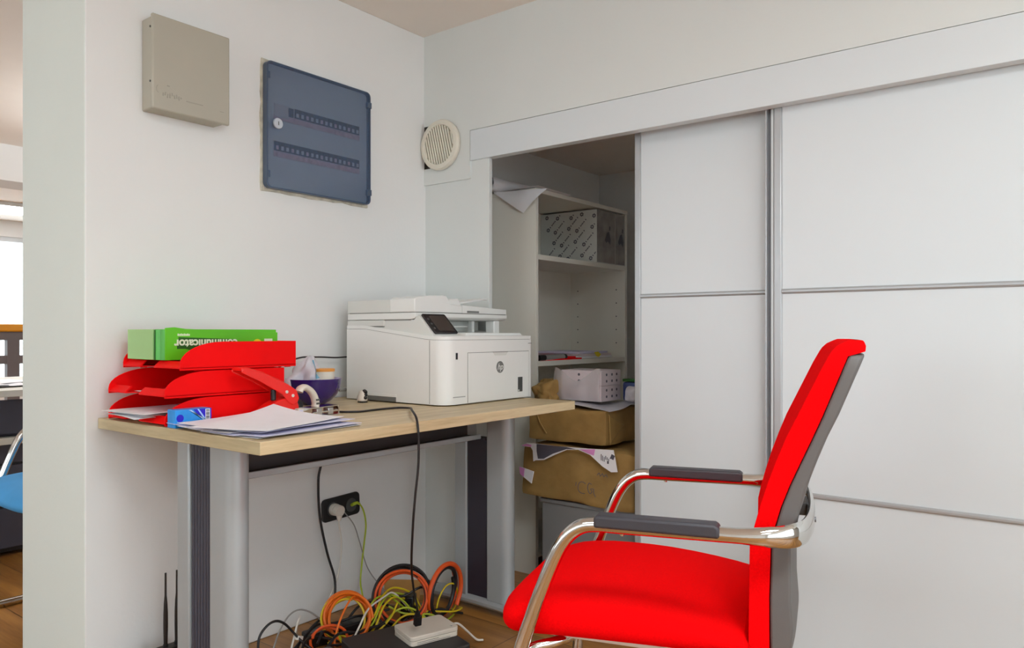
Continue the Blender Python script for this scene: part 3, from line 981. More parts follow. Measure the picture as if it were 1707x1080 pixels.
def shell(pts, zlo, zhi):
    mb = MB()
    n = len(pts)
    vs = [(x, y, zlo(x)) for x, y in pts] + [(x, y, zhi(x)) for x, y in pts]
    fs = [tuple(range(n))[::-1]]
    for i in range(n):
        j = (i + 1) % n
        fs.append((i, j, j + n, i + n))
    cx = sum(p[0] for p in pts) / n
    cy = sum(p[1] for p in pts) / n
    vs.append((cx, cy, zhi(cx)))
    for i in range(n):
        fs.append((i + n, (i + 1) % n + n, 2 * n))
    return mb.add(vs, fs)

t.part('body', shell(outline(), lambda x: DESK + 0.004, lambda x: ztop(x) - 0.0012), 'printer', angle=30)
t.part('body_seam', shell(outline(0.003), lambda x: ztop(x) - 0.003, lambda x: ztop(x) + 0.002), 'seam', smooth=False)
t.part('deck', shell(outline(0.0005), lambda x: ztop(x), lambda x: max(ztop(x) + 0.011, 0.968) if x < 0.5 else 0.968), 'printer', angle=30)
for x, y in ((0.13, -0.44), (0.13, -0.06), (0.47, -0.44), (0.47, -0.08)):
    t.part('foot', MB().cyl((x, y, DESK), (x, y, DESK + 0.005), 0.012, 16), 'dark_grey')
# wedge that carries the control panel
nk = MB().prism([(0.10, 0.975), (0.10, 1.0205), (0.405, 1.0205), (0.4235, 1.036), (0.489, 0.971), (0.486, 0.962)], -0.4690, -0.350, 1)
t.part('neck', nk, 'printer_grey', bevel=0.002)
t.part('rear_block', MB().box(0.100, 0.300, -0.350, -0.030, 0.965, 1.0205), 'printer_grey', bevel=0.002)
t.part('hinge_block', MB().box(0.092, 0.272, -0.4735, -0.400, 1.0005, 1.0195), 'printer_grey', bevel=0.0015)
t.part('hinge_seam', MB().box(0.110, 0.270, -0.4725, -0.41, 0.9975, 1.0005), 'seam', smooth=False)
t.part('side_seam', MB().box(0.270, 0.392, -0.4705, -0.41, 1.0185, 1.0215), 'seam', smooth=False)
# control panel
sl = Vector((0.489 - 0.4235, 0, 0.971 - 1.036)).normalized()
nr = Vector((-sl.z, 0, sl.x)) if -sl.z > 0 else Vector((sl.z, 0, -sl.x))
def panel_quad(y0, y1, a, b, th, off):
    o = Vector((0.4235, 0, 1.036))
    mb = MB()
    pts = []
    r = 0.006
    for qy, qs, a0 in ((1, 1, 0), (-1, 1, 90), (-1, -1, 180), (1, -1, 270)):
        for k in range(5):
            an = radians(a0 + 22.5 * k)
            yy = (y0 + y1) / 2 + qy * ((y1 - y0) / 2 - r) + r * cos(an)
            ss = (a + b) / 2 + qs * ((b - a) / 2 - r) + r * sin(an)
            pts.append((yy, ss))
    n = len(pts)
    vs = [o + Vector((0, yy, 0)) + sl * ss + nr * off for yy, ss in pts] + [o + Vector((0, yy, 0)) + sl * ss + nr * (off + th) for yy, ss in pts]
    fs = [tuple(range(n)), tuple(range(n, 2 * n))[::-1]]
    for i in range(n):
        j = (i + 1) % n
        fs.append((i, i + n, j + n, j))
    return mb.add(vs, fs)
cp = t.part('control_panel', panel_quad(-0.4600, -0.3530, 0.001, 0.088, 0.006, 0.0), 'screen', bevel=0.0015)
t.part('display', panel_quad(-0.436, -0.362, 0.010, 0.078, 0.0006, 0.0060), 'screen_inner', parent=cp, smooth=False)
for k in range(3):
    t.part('panel_icon', panel_quad(-0.4515, -0.4435, 0.022 + 0.020 * k, 0.0305 + 0.020 * k, 0.0005, 0.0060).moved(Matrix()), 'logo_grey', parent=cp, smooth=False)
# scanner bed and lid
bd = MB()
prof = [(0.092, 1.0215), (0.395, 1.0215), (0.408, 1.024), (0.415, 1.030), (0.415, 1.0425), (0.092, 1.0425)]
bd.prism(prof, -0.473, -0.006, 1)
t.part('scanner_bed', bd, 'printer', bevel=0.0015)
t.part('lid_seam', MB().box(0.100, 0.412, -0.4705, -0.009, 1.0420, 1.0450), 'seam', smooth=False)
ld = MB()
ld.prism([(-0.473, 1.0445), (-0.473, 1.086), (-0.30, 1.083), (-0.23, 1.072), (-0.006, 1.062), (-0.006, 1.0445)], 0.092, 0.385, 0)
lid = t.part('scanner_lid', ld, 'printer_grey', bevel=0.0015)
fl = MB()
fl.prism([(-0.246, 1.0445), (-0.246, 1.072), (-0.006, 1.062), (-0.006, 1.0445)], 0.385, 0.412, 0)
t.part('lid_front', fl, 'printer', bevel=0.001)
t.part('lid_handle', MB().box(0.4115, 0.4127, -0.222, -0.160, 1.0465, 1.0535), 'logo_grey', parent=lid, smooth=False)
ad = MB()
ad.prism([(-0.4745, 1.0445), (-0.4745, 1.086), (-0.462, 1.092), (-0.40, 1.099), (-0.342, 1.1015), (-0.326, 1.0990), (-0.318, 1.090), (-0.309, 1.0745), (-0.248, 1.070), (-0.248, 1.0445)], 0.300, 0.4135, 0)
t.part('document_feeder', ad, 'printer', bevel=0.003, seg=3)
t.part('feeder_guide', MB().prism([(-0.300, 1.068), (-0.296, 1.0915), (-0.249, 1.0945), (-0.245, 1.092), (-0.232, 1.068)], 0.20, 0.395, 0), 'printer', bevel=0.002)
ip = MB()
ip.prism([(-0.262, 1.0735), (-0.262, 1.0790), (-0.105, 1.1005), (-0.088, 1.1005), (-0.088, 1.0935), (-0.105, 1.0935)], 0.15, 0.390, 0)
t.part('input_tray', ip, 'printer', bevel=0.001)
# output bay
t.part('bay_column', MB().box(0.365, 0.405, -0.068, -0.036, 0.968, 1.0215), 'printer', bevel=0.004, seg=3)
t.part('bay_column', MB().box(0.330, 0.352, -0.125, -0.112, 0.968, 1.0215), 'printer', bevel=0.003)
t.part('paper_stop', MB().box(0.310, 0.395, -0.340, -0.205, 0.9985, 1.0010), 'printer', smooth=False)
t.part('output_ramp', MB().prism([(-0.335, 0.968), (-0.330, 0.9785), (-0.045, 0.9785), (-0.030, 0.968)], 0.300, 0.505, 0), 'printer', bevel=0.002)
# front details
t.part('paper_door_seam', MB().box(0.5440, 0.5458, -0.3725, -0.0495, DESK + 0.006, 0.9165), 'seam', smooth=False)
dd = MB().box(0.5450, 0.5468, -0.3712, -0.0508, DESK + 0.0055, 0.9150)
door = t.part('paper_door', dd, 'printer', bevel=0.0008)
t.part('door_handle', MB().prism([(-0.2480, 0.9150), (-0.1700, 0.9150), (-0.1790, 0.9040), (-0.2390, 0.9040)], 0.5466, 0.5473, 0), 'printer_grey', parent=door, smooth=False)
t.part('handle_gap', MB().box(0.5460, 0.5474, -0.2480, -0.1700, 0.9145, 0.9165), 'seam', parent=door, smooth=False)
# round emblem
lo = MB()
oc = (0.5474, -0.211, 0.8655)
def disc_ring(r0, r1, x):
    mb = MB()
    n = 40
    vs = [(x, oc[1] + r0 * cos(2 * pi * k / n), oc[2] + r0 * sin(2 * pi * k / n)) for k in range(n)]
    vs += [(x, oc[1] + r1 * cos(2 * pi * k / n), oc[2] + r1 * sin(2 * pi * k / n)) for k in range(n)]
    mb.add(vs, [(k, (k + 1) % n, (k + 1) % n + n, k + n)[::-1] for k in range(n)])
    return mb
lo.cyl((0.5467, oc[1], oc[2]), (0.5472, oc[1], oc[2]), 0.0195, 40)
em_ = t.part('emblem', lo, 'logo_grey', parent=door)
tx = MB().text('hp', 0.030, (0.5473, oc[1], oc[2] + 0.0005), (0, 1, 0), (0, 0, 1), 0.0002, shear=0.32)
t.part('emblem_letters', tx, 'printer', parent=door, smooth=False)
t.part('level_window', MB().box(0.5468, 0.5474, -0.1135, -0.0875, 0.7775, 0.8275), 'dark_grey', parent=door, bevel=0.0005)
t.part('level_mark', MB().box(0.5474, 0.5477, -0.1125, -0.1055, 0.7785, 0.7850), 'printer_grey', parent=door, smooth=False)
t.part('usb_port', MB().box(0.5448, 0.5455, -0.4285, -0.4190, 0.8960, 0.9165), 'black', smooth=False)
ml = MB()
for k in range(12):
    ml.box(0.5450, 0.5454, -0.440 + k * 0.0048, -0.4370 + k * 0.0048, 0.7780, 0.7808)
t.part('model_print', ml, 'logo_grey', smooth=False)
t.part('front_seam', MB().box(0.478, 0.4795, -0.4755, -0.470, DESK + 0.006, 0.9555), 'seam', smooth=False)
gr = MB().box(0.185, 0.330, -0.4757, -0.465, DESK + 0.004, DESK + 0.020)
t.part('grip_recess', gr, 'seam', smooth=False)
t.part('grip_lip', MB().prism([(-0.4762, DESK + 0.019), (-0.4762, DESK + 0.028), (-0.470, DESK + 0.030), (-0.470, DESK + 0.019)], 0.183, 0.332, 0), 'printer', bevel=0.001)
t.part('badge', MB().box(0.5450, 0.5454, -0.052, -0.032, 0.9415, 0.9435), 'logo_grey', smooth=False)
t.part('rear_cover', MB().box(0.078, 0.092, -0.455, -0.05, 0.86, 0.975), 'printer', bevel=0.003)

# ------------------------------------------------------------------ cables
def cable(name, label, pts, r, mat, n=8, seg=8, group=None, ends=None):
    t_ = None
    path = catmull(pts, n)
    path = [Vector((p.x, p.y, max(p.z, r + 0.0005))) for p in path]
    if ends is None:
        return solo(name, label, 'cable', MB().tube(path, r, seg), mat, group=group)
    t_ = Thing(name, label, 'cable', path[-1], group=group)
    t_.part('wire', MB().tube(path, r, seg), mat)
    for nm, mb, m in ends:
        t_.part(nm, mb, m, bevel=0.0015)
    return t_

cable('power_cable', 'thin black cable along the wall between trays and printer', [(0.089, -0.395, 0.897), (0.062, -0.430, 0.896), (0.040, -0.481, 0.8935), (0.036, -0.557, 0.897), (0.036, -0.64, 0.894), (0.034, -0.74, 0.85), (0.030, -0.82, 0.79), (0.028, -0.86, 0.756)], 0.0026, 'black_cable')
plug = MB().cyl((0.058, -0.482, 0.783), (0.058, -0.452, 0.783), 0.006, 12)
band = MB().cyl((0.058, -0.452, 0.783), (0.058, -0.447, 0.783), 0.0066, 12)
cable('data_cable', 'short cable with grey plug on the desk between bowl and printer', [(0.088, -0.41, 0.787), (0.066, -0.43, 0.785), (0.058, -0.455, 0.783), (0.058, -0.482, 0.783), (0.056, -0.53, 0.770), (0.040, -0.60, 0.756), (0.03, -0.68, 0.756)], 0.003, 'black_cable',
      ends=[('plug', plug, 'grey_cable'), ('band', band, 'ivory')])
usb = MB().obox((0.545, -0.594, 0.142), (0.016, 0.020, 0.030), rz=radians(-18), ry=radians(8))
usb2 = MB().obox((0.550, -0.600, 0.162), (0.011, 0.013, 0.018), rz=radians(-18), ry=radians(8))
cable('hanging_cable', 'black cable crossing the desk and hanging down to the white modem', [(0.40, -0.782, DESK + 0.003), (0.435, -0.765, DESK + 0.003), (0.458, -0.735, DESK + 0.003), (0.456, -0.69, DESK + 0.003), (0.455, -0.64, DESK + 0.003), (0.470, -0.600, DESK + 0.004), (0.515, -0.600, DESK + 0.006), (0.580, -0.655, DESK + 0.013), (0.650, -0.722, DESK + 0.018), (0.700, -0.765, DESK + 0.018), (0.733, -0.788, DESK + 0.008), (0.748, -0.797, DESK - 0.018), (0.752, -0.799, 0.698), (0.754, -0.803, 0.638), (0.75, -0.81, 0.563), (0.735, -0.803, 0.483), (0.69, -0.763, 0.374), (0.63, -0.696, 0.281), (0.575, -0.628, 0.205), (0.552, -0.602, 0.165)], 0.0031, 'black_cable',
      ends=[('plug_body', usb, 'black'), ('plug_neck', usb2, 'black')])
cable('power_cable', 'thick black power cable hanging left of the wall socket', [(0.05, -0.534, 0.70), (0.03, -0.534, 0.602), (0.028, -0.534, 0.536), (0.025, -0.543, 0.48), (0.022, -0.535, 0.357), (0.03, -0.511, 0.23), (0.04, -0.486, 0.133), (0.06, -0.507, 0.072), (0.1, -0.579, 0.051), (0.14, -0.658, 0.045), (0.18, -0.734, 0.030), (0.22, -0.79, 0.006)], 0.0042, 'black_cable')
pb1 = MB().cyl((0.0125, -0.470, 0.366), (0.030, -0.470, 0.366), 0.0205, 24)
pb2 = MB().cyl((0.032, -0.470, 0.366), (0.052, -0.470, 0.364), 0.0195, 24)
pb3 = MB().tube([(0.045, -0.470, 0.350), (0.046, -0.472, 0.330)], [0.011, 0.006], 12)
cable('white_plug_cable', 'white plug and cable in the left well of the wall socket', [(0.046, -0.472, 0.332), (0.046, -0.472, 0.318), (0.04, -0.457, 0.261), (0.03, -0.451, 0.195), (0.03, -0.467, 0.127), (0.05, -0.52, 0.073), (0.09, -0.58, 0.02), (0.15, -0.62, 0.006)], 0.0024, 'white_cable',
      ends=[('plug_ring', pb1, 'white_cable'), ('plug_body', pb2, 'white_cable'), ('strain_relief', pb3, 'white_cable')])
cable('thin_grey_cable', 'thin grey cable running down right of the white plug', [(0.040, -0.452, 0.366), (0.04, -0.441, 0.352), (0.03, -0.392, 0.298), (0.03, -0.365, 0.229), (0.03, -0.331, 0.135), (0.06, -0.305, 0.075), (0.12, -0.31, 0.05), (0.20, -0.36, 0.07)], 0.0021, 'grey_cable')
lp = MB().tube([(0.0125, -0.388, 0.366), (0.026, -0.389, 0.372), (0.030, -0.378, 0.375), (0.031, -0.366, 0.368)], [0.006, 0.006, 0.0055, 0.004], 12)
cable('earth_cable', 'yellow green cable hanging from the right well of the wall socket', [(0.026, -0.389, 0.373), (0.03, -0.37, 0.371), (0.03, -0.348, 0.340), (0.03, -0.337, 0.287), (0.03, -0.345, 0.224), (0.03, -0.356, 0.152), (0.04, -0.371, 0.093), (0.07, -0.389, 0.062), (0.12, -0.42, 0.02), (0.18, -0.47, 0.006)], 0.0030, 'lime_cable', ends=[('plug_tip', lp, 'lime_cable')])

RV = Vector((0.7919, 0.6106, 0))
FV = Vector((-0.6106, 0.7919, 0))
ZV = Vector((0, 0, 1))
def coil(c, r, turns, u, v, jit, seed, squash=1.0, start=0.0):
    rnd = random.Random(seed)
    w = u.cross(v)
    pts = []
    n = 14
    ph = rnd.uniform(0, 6)
    for k in range(int(turns * n) + 1):
        a = start + 2 * pi * k / n
        rr = r * (1 + jit * sin(a * 0.61 + ph) + 0.5 * jit * sin(a * 1.7 + ph * 2))
        off = 0.010 * sin(a * 0.37 + ph) + 0.006 * sin(a * 0.83)
        pts.append(Vector(c) + u * (rr * cos(a)) + v * (rr * sin(a) * squash) + w * off)
    return pts

VT = (ZV * 0.93 + FV * 0.36).normalized()
cA = Vector((0.245, -0.601, 0.082))
cable('orange_cable_coil', 'bright orange cable coil standing left in the cable tangle', coil(cA, 0.070, 4.6, RV, VT, 0.13, 4), 0.0046, 'orange_cable', n=4)
cable('yellow_cable_loop', 'yellow orange cable looped together with the left orange coil', coil(cA + RV * -0.012 + Vector((0, 0, -0.006)), 0.062, 1.7, RV, VT, 0.14, 9, start=1.2), 0.0038, 'yellow_cable', n=4)
cB = Vector((0.285, -0.405, 0.098))
cable('orange_cable_coil', 'large orange cable coil behind the white modem', coil(cB, 0.083, 3.2, RV, VT, 0.09, 21, 1.0), 0.0046, 'dark_orange_cable', n=4)
cable('black_cable_coil', 'large black cable coil wrapped around the orange coil behind the modem', coil(cB + Vector((0, 0, 0.004)), 0.090, 3.1, RV, VT, 0.10, 31, 1.02), 0.0044, 'black_cable', n=4)
cC = Vector((0.352, -0.272, 0.100))
UC = (RV * 0.50 + FV * 0.86).normalized()
cable('orange_cable_loop', 'thick orange cable loop nearest the right desk leg', coil(cC, 0.090, 1.25, UC, ZV, 0.04, 41, 1.0, start=-0.8), 0.0080, 'dark_orange_cable', n=4, seg=10)
cable('black_cable_loop', 'thick black cable loop nearest the right desk leg', coil(cC + RV * -0.008, 0.076, 1.2, UC, ZV, 0.05, 43, 1.0, start=-0.5), 0.0068, 'black_cable', n=4, seg=10)
cable('orange_cable_loop', 'orange cable loop lying low at the left end of the tangle', coil(Vector((0.262, -0.690, 0.045)), 0.050, 1.4, RV, (ZV * 0.6 + FV * 0.8).normalized(), 0.12, 77, 0.9, start=1.0), 0.0042, 'dark_orange_cable', n=4)

random.seed(23)
YB = [(0.25, -0.641, 0.035), (0.28, -0.642, 0.018), (0.3, -0.599, 0.015), (0.3, -0.538, 0.046), (0.28, -0.481, 0.092), (0.26, -0.409, 0.097), (0.28, -0.344, 0.063), (0.3, -0.322, 0.012)]
cable('yellow_cable', 'lowest yellow cable arching left of the white modem', YB, 0.0036, 'yellow_cable')
cable('lime_cable', 'lime green cable arching just above the lowest yellow one', [(x - 0.012, y + 0.004, z + 0.010) for x, y, z in YB], 0.0032, 'lime_cable')
cable('yellow_cable', 'orange yellow cable arching highest over the tangle', [(x - 0.02, y + 0.012, z + 0.024) for x, y, z in YB[2:]], 0.0032, 'yellow_cable')
cable('lime_cable', 'lime green cable looped behind the white modem', [(0.25, -0.531, 0.071), (0.25, -0.493, 0.110), (0.25, -0.44, 0.108), (0.26, -0.395, 0.072), (0.28, -0.365, 0.04), (0.32, -0.345, 0.02), (0.36, -0.34, 0.006)], 0.0032, 'lime_cable')
cable('lime_cable', 'lime green cable crossing low in front of the large orange coil', [(0.28, -0.46, 0.085), (0.31, -0.43, 0.062), (0.34, -0.40, 0.056), (0.37, -0.36, 0.05), (0.385, -0.33, 0.03), (0.40, -0.30, 0.01)], 0.0034, 'lime_cable')
cable('white_cable', 'white cable rising from the floor through the cable tangle', [(0.36, -0.67, 0.01), (0.33, -0.654, 0.04), (0.32, -0.617, 0.080), (0.3, -0.563, 0.112), (0.28, -0.481, 0.121), (0.26, -0.422, 0.115), (0.27, -0.38, 0.07), (0.30, -0.36, 0.02)], 0.0030, 'white_cable')
cable('yellow_cable', 'yellow cable running from the coils to the right desk leg', [(0.33, -0.40, 0.05), (0.35, -0.36, 0.055), (0.37, -0.31, 0.045), (0.38, -0.25, 0.03), (0.36, -0.19, 0.02), (0.33, -0.17, 0.01)], 0.0030, 'yellow_cable')
cable('lime_cable', 'lime cable lying flat on the floor behind the modem', [(0.36, -0.42, 0.02), (0.38, -0.36, 0.02), (0.38, -0.30, 0.012), (0.35, -0.22, 0.006), (0.30, -0.18, 0.004)], 0.0030, 'lime_cable')
cable('yellow_cable', 'thin yellow cable standing as a loop beside the right desk leg', [(0.34, -0.30, 0.03), (0.34, -0.285, 0.075), (0.34, -0.25, 0.108), (0.34, -0.21, 0.105), (0.335, -0.185, 0.07), (0.33, -0.19, 0.02), (0.33, -0.22, 0.004)], 0.0028, 'yellow_cable')
cable('black_cable', 'black cable arching alone over the floor left of the tangle', [(0.24, -0.90, 0.004), (0.21, -0.898, 0.045), (0.2, -0.89, 0.098), (0.2, -0.864, 0.126), (0.2, -0.833, 0.131), (0.2, -0.802, 0.113), (0.205, -0.772, 0.076), (0.22, -0.755, 0.05), (0.25, -0.73, 0.02)], 0.0038, 'black_cable')
wc = MB().obox((0.205, -0.755, 0.058), (0.012, 0.030, 0.012), rz=0.4, rx=-0.4)
cable('white_cable', 'white cable with clip at the left end of the tangle', [(0.27, -0.83, 0.006), (0.22, -0.795, 0.034), (0.2, -0.770, 0.062), (0.19, -0.750, 0.098), (0.17, -0.725, 0.106), (0.13, -0.70, 0.08), (0.09, -0.68, 0.03), (0.07, -0.66, 0.004)], 0.0030, 'white_cable', ends=[('clip', wc, 'white_cable')])
cable('grey_cable', 'pale grey cable arching on the wall side at the left of the tangle', [(0.12, -0.79, 0.006), (0.12, -0.765, 0.06), (0.12, -0.730, 0.098), (0.12, -0.69, 0.105), (0.13, -0.65, 0.085), (0.15, -0.62, 0.05), (0.17, -0.60, 0.02)], 0.0026, 'grey_cable')
DK = [([(0.20, -0.78, 0.02), (0.19, -0.72, 0.05), (0.17, -0.66, 0.06), (0.18, -0.60, 0.05), (0.2, -0.53, 0.055), (0.21, -0.47, 0.045), (0.23, -0.41, 0.05)], 'long black cable winding along the back of the tangle'),
      ([(0.30, -0.79, 0.01), (0.29, -0.72, 0.04), (0.29, -0.66, 0.03), (0.30, -0.60, 0.05), (0.32, -0.54, 0.055), (0.33, -0.49, 0.03), (0.33, -0.43, 0.02)], 'black cable lying across the middle of the tangle'),
      ([(0.27, -0.74, 0.05), (0.25, -0.70, 0.07), (0.24, -0.66, 0.045), (0.26, -0.62, 0.02), (0.29, -0.57, 0.02), (0.33, -0.52, 0.06)], 'black cable bent through the left orange coil'),
      ([(0.33, -0.40, 0.05), (0.34, -0.36, 0.035), (0.36, -0.31, 0.05), (0.37, -0.26, 0.03), (0.38, -0.21, 0.012)], 'black cable on the floor beside the right desk leg'),
      ([(0.22, -0.43, 0.10), (0.25, -0.405, 0.095), (0.28, -0.38, 0.10), (0.30, -0.34, 0.118), (0.31, -0.30, 0.11)], 'black cable stretched across the large coil')]
DK += [([(0.31, -0.83, 0.005), (0.27, -0.80, 0.03), (0.24, -0.76, 0.055), (0.22, -0.71, 0.05), (0.24, -0.655, 0.03), (0.27, -0.61, 0.015)], 'black cable curling over the floor beside the white clip'),
       ([(0.25, -0.50, 0.01), (0.28, -0.47, 0.04), (0.31, -0.44, 0.03), (0.33, -0.40, 0.055), (0.36, -0.37, 0.04), (0.39, -0.36, 0.006)], 'black cable lying in front of the large orange coil'),
       ([(0.33, -0.80, 0.004), (0.32, -0.74, 0.055), (0.31, -0.69, 0.075), (0.31, -0.63, 0.06), (0.30, -0.58, 0.02)], 'short black cable arching in front of the left orange coil'),
       ([(0.16, -0.55, 0.02), (0.18, -0.50, 0.075), (0.21, -0.46, 0.085), (0.24, -0.41, 0.06), (0.25, -0.36, 0.02)], 'black cable arching between the two large coils')]
for k, (pts, lb, m) in enumerate([
        ([(0.29, -0.50, 0.03), (0.31, -0.46, 0.075), (0.33, -0.42, 0.080), (0.355, -0.385, 0.055), (0.38, -0.36, 0.015)], 'lime cable arching just behind the white modem', 'lime_cable'),
        ([(0.31, -0.49, 0.02), (0.33, -0.45, 0.058), (0.35, -0.41, 0.060), (0.375, -0.375, 0.035), (0.40, -0.35, 0.006)], 'yellow cable arching just behind the white modem', 'yellow_cable'),
        ([(0.22, -0.66, 0.015), (0.25, -0.63, 0.035), (0.29, -0.60, 0.022), (0.32, -0.56, 0.035), (0.33, -0.50, 0.07), (0.31, -0.45, 0.10)], 'yellow cable passing low through the left orange coil', 'yellow_cable'),
        ([(0.20, -0.47, 0.06), (0.22, -0.44, 0.095), (0.25, -0.42, 0.105), (0.28, -0.395, 0.085), (0.30, -0.37, 0.045), (0.31, -0.35, 0.008)], 'lime cable passing through the upper part of the large orange coil', 'lime_cable'),
        ([(0.30, -0.70, 0.006), (0.28, -0.68, 0.05), (0.27, -0.65, 0.10), (0.26, -0.60, 0.145), (0.24, -0.55, 0.13), (0.22, -0.51, 0.08), (0.21, -0.48, 0.02)], 'orange cable bent once round the left orange coil', 'orange_cable')]):
    cable('yellow_cable' if m == 'yellow_cable' else m, lb, pts, 0.0032, m)
for p, lb in DK:
    cable('black_cable', lb, p, 0.0042, 'black_cable', group='black cables in the tangle')
# power strip and adapters in the tangle
t = Thing('power_strip', 'black power strip lying on the floor in the cable tangle', 'power strip', (0.19, -0.61, 0.0))
t.part('strip_body', MB().rbox((0.185, -0.585, 0.022), (0.055, 0.24, 0.042), 0.01, rz=radians(-12)), 'black', bevel=0.004)
for k in range(3):
    t.part('socket_well', MB().cyl((0.185 + 0.014 * (k - 1), -0.60 + 0.07 * (k - 1), 0.0425), (0.185 + 0.014 * (k - 1), -0.60 + 0.07 * (k - 1), 0.0445), 0.019, 20), 'dark_grey')
t = Thing('power_adapter', 'black power adapter standing beside the left orange coil', 'adapter', (0.36, -0.745, 0))
t.part('adapter_body', MB().obox((0.352, -0.765, 0.030), (0.045, 0.055, 0.060), rz=radians(-20)), 'black', bevel=0.004)
t.part('adapter_pin', MB().obox((0.352, -0.765, 0.064), (0.02, 0.022, 0.008), rz=radians(-20)), 'dark_grey', bevel=0.001)
t = Thing('power_adapter', 'dark power adapter standing inside the large cable coil', 'adapter', (0.262, -0.352, 0))
t.part('adapter_body', MB().obox((0.262, -0.352, 0.045), (0.045, 0.050, 0.090), rz=radians(30)), 'black', bevel=0.004)
t.part('adapter_label', MB().obox((0.286, -0.366, 0.045), (0.001, 0.03, 0.05), rz=radians(30)), 'dark_grey', smooth=False)
t = Thing('cardboard_piece', 'brown cardboard flap in the room corner behind the cable coils', 'cardboard', (0.12, -0.26, 0))
t.part('board', MB().obox((0.130, -0.255, 0.045), (0.13, 0.004, 0.085), rz=radians(35), rx=radians(-14)), 'brown_card', smooth=False)
t.part('folded_flap', MB().obox((0.145, -0.235, 0.018), (0.13, 0.05, 0.004), rz=radians(35), rx=radians(10)), 'brown_card', smooth=False)

# white modem on a black case
yaw = radians(-18)
t = Thing('black_case', 'flat matte black device case on the floor under the white modem', 'case', (0.50, -0.60, 0), yaw)
t.part('case_body', MB().rbox((0, 0, 0.040), (0.255, 0.30, 0.064), 0.012), 'ups_black', local=True, bevel=0.004)
for fx in (-0.10, 0.10):
    for fy in (-0.12, 0.12):
        t.part('foot', MB().cyl((fx, fy, 0.0), (fx, fy, 0.009), 0.012, 12), 'black', local=True)
for k in range(6):
    t.part('vent_slot', MB().box(0.1275, 0.1283, -0.10 + 0.03 * k, -0.082 + 0.03 * k, 0.03, 0.055), 'dark_hole', local=True, smooth=False)
t = Thing('white_modem', 'small white modem box on the black case under the desk', 'modem', (0.518, -0.531, 0.0725), yaw)
t.part('lower_shell', MB().rbox((0, 0, 0.007), (0.118, 0.158, 0.014), 0.012), 'ivory', local=True, bevel=0.002)
t.part('middle_seam', MB().rbox((0, 0, 0.0145), (0.114, 0.154, 0.002), 0.011), 'seam', local=True)
t.part('upper_shell', MB().rbox((0, 0, 0.0215), (0.120, 0.160, 0.013), 0.013), 'ivory', local=True, bevel=0.002)
for k in range(2):
    t.part('groove', MB().box(0.0588, 0.0594, -0.060, 0.05 - 0.04 * k, 0.004 + 0.005 * k, 0.0052 + 0.005 * k), 'seam', local=True, smooth=False)
lg_ = MB().prism([(0.040, 0.058), (0.044, 0.066), (0.048, 0.058), (0.044, 0.061)], 0.028, 0.0283, 2)
t.part('logo_mark', lg_, 'logo_grey', local=True, smooth=False)
pl_ = MB().obox((0.545, -0.385, 0.095), (0.012, 0.014, 0.010), rz=yaw)
cable('white_cable', 'short white cable on the right side of the modem', [(0.546, -0.452, 0.086), (0.552, -0.425, 0.082), (0.558, -0.39, 0.05), (0.566, -0.355, 0.015), (0.572, -0.33, 0.006)], 0.0034, 'white_cable')

# router with antennas left of the desk leg
t = Thing('wifi_router', 'black router with two upright antennas on the floor left of the desk leg', 'router', (0.10, -1.13, 0))
t.part('router_body', MB().box(0.080, 0.122, -1.215, -1.045, 0.0, 0.122), 'router_black', bevel=0.004)
for y in (-1.114, -1.082):
    a = t.part('antenna', MB().lathe([(0, 0.0), (0.0052, 0.0), (0.0056, 0.02), (0.0062, 0.05), (0.0060, 0.085), (0.0048, 0.115), (0.0030, 0.135), (0.0026, 0.190), (0.0026, 0.197), (0, 0.198)], (0.10, y, 0.127), 14), 'router_black')
    t.part('antenna_joint', MB().cyl((0.10, y, 0.119), (0.10, y, 0.130), 0.0065, 14), 'black', parent=a)
# ------------------------------------------------------------------ inside the wardrobe
from mathutils import noise as _noise

def lumpy(x0, x1, y0, y1, z0, z1, amp, seed, n=10, rnd=0.02, freq=9.0, sag=0.0):
    """a soft, creased box: subdivided, corners rounded, sides pushed in and out"""
    c = Vector(((x0 + x1) / 2, (y0 + y1) / 2, (z0 + z1) / 2))
    h = Vector(((x1 - x0) / 2, (y1 - y0) / 2, (z1 - z0) / 2))
    key = {}
    vs, fs = [], []
    off = Vector((seed * 3.1, seed * 1.7, seed * 0.9))
    def vert(p):
        k = tuple(round(q, 5) for q in p)
        if k in key:
            return key[k]
        q = Vector((p[0] * h.x, p[1] * h.y, p[2] * h.z))
        inner = Vector((max(-h.x + rnd, min(h.x - rnd, q.x)), max(-h.y + rnd, min(h.y - rnd, q.y)), max(-h.z + rnd, min(h.z - rnd, q.z))))
        d = q - inner
        if d.length > 1e-9:
            q = inner + d.normalized() * rnd
        w = c + q
        nv = Vector((_noise.noise(w * freq + off), _noise.noise(w * freq + off + Vector((7, 3, 1))), _noise.noise(w * freq + off + Vector((2, 9, 5)))))
        w += nv * amp
        if sag:
            w.z -= sag * (1 - p[0] ** 2) * (1 - p[1] ** 2) * max(p[2], 0)
        w.z = max(w.z, z0)
        key[k] = len(vs)
        vs.append(w)
        return key[k]
    for ax in range(3):
        for s in (-1, 1):
            for i in range(n):
                for j in range(n):
                    q = []
                    for (a, b) in ((i, j), (i + 1, j), (i + 1, j + 1), (i, j + 1)):
                        p = [0, 0, 0]
                        p[ax] = s
                        p[(ax + 1) % 3] = -1 + 2 * a / n
                        p[(ax + 2) % 3] = -1 + 2 * b / n
                        q.append(vert(p))
                    fs.append(tuple(q) if s > 0 else tuple(q[::-1]))
    return MB().add(vs, fs)

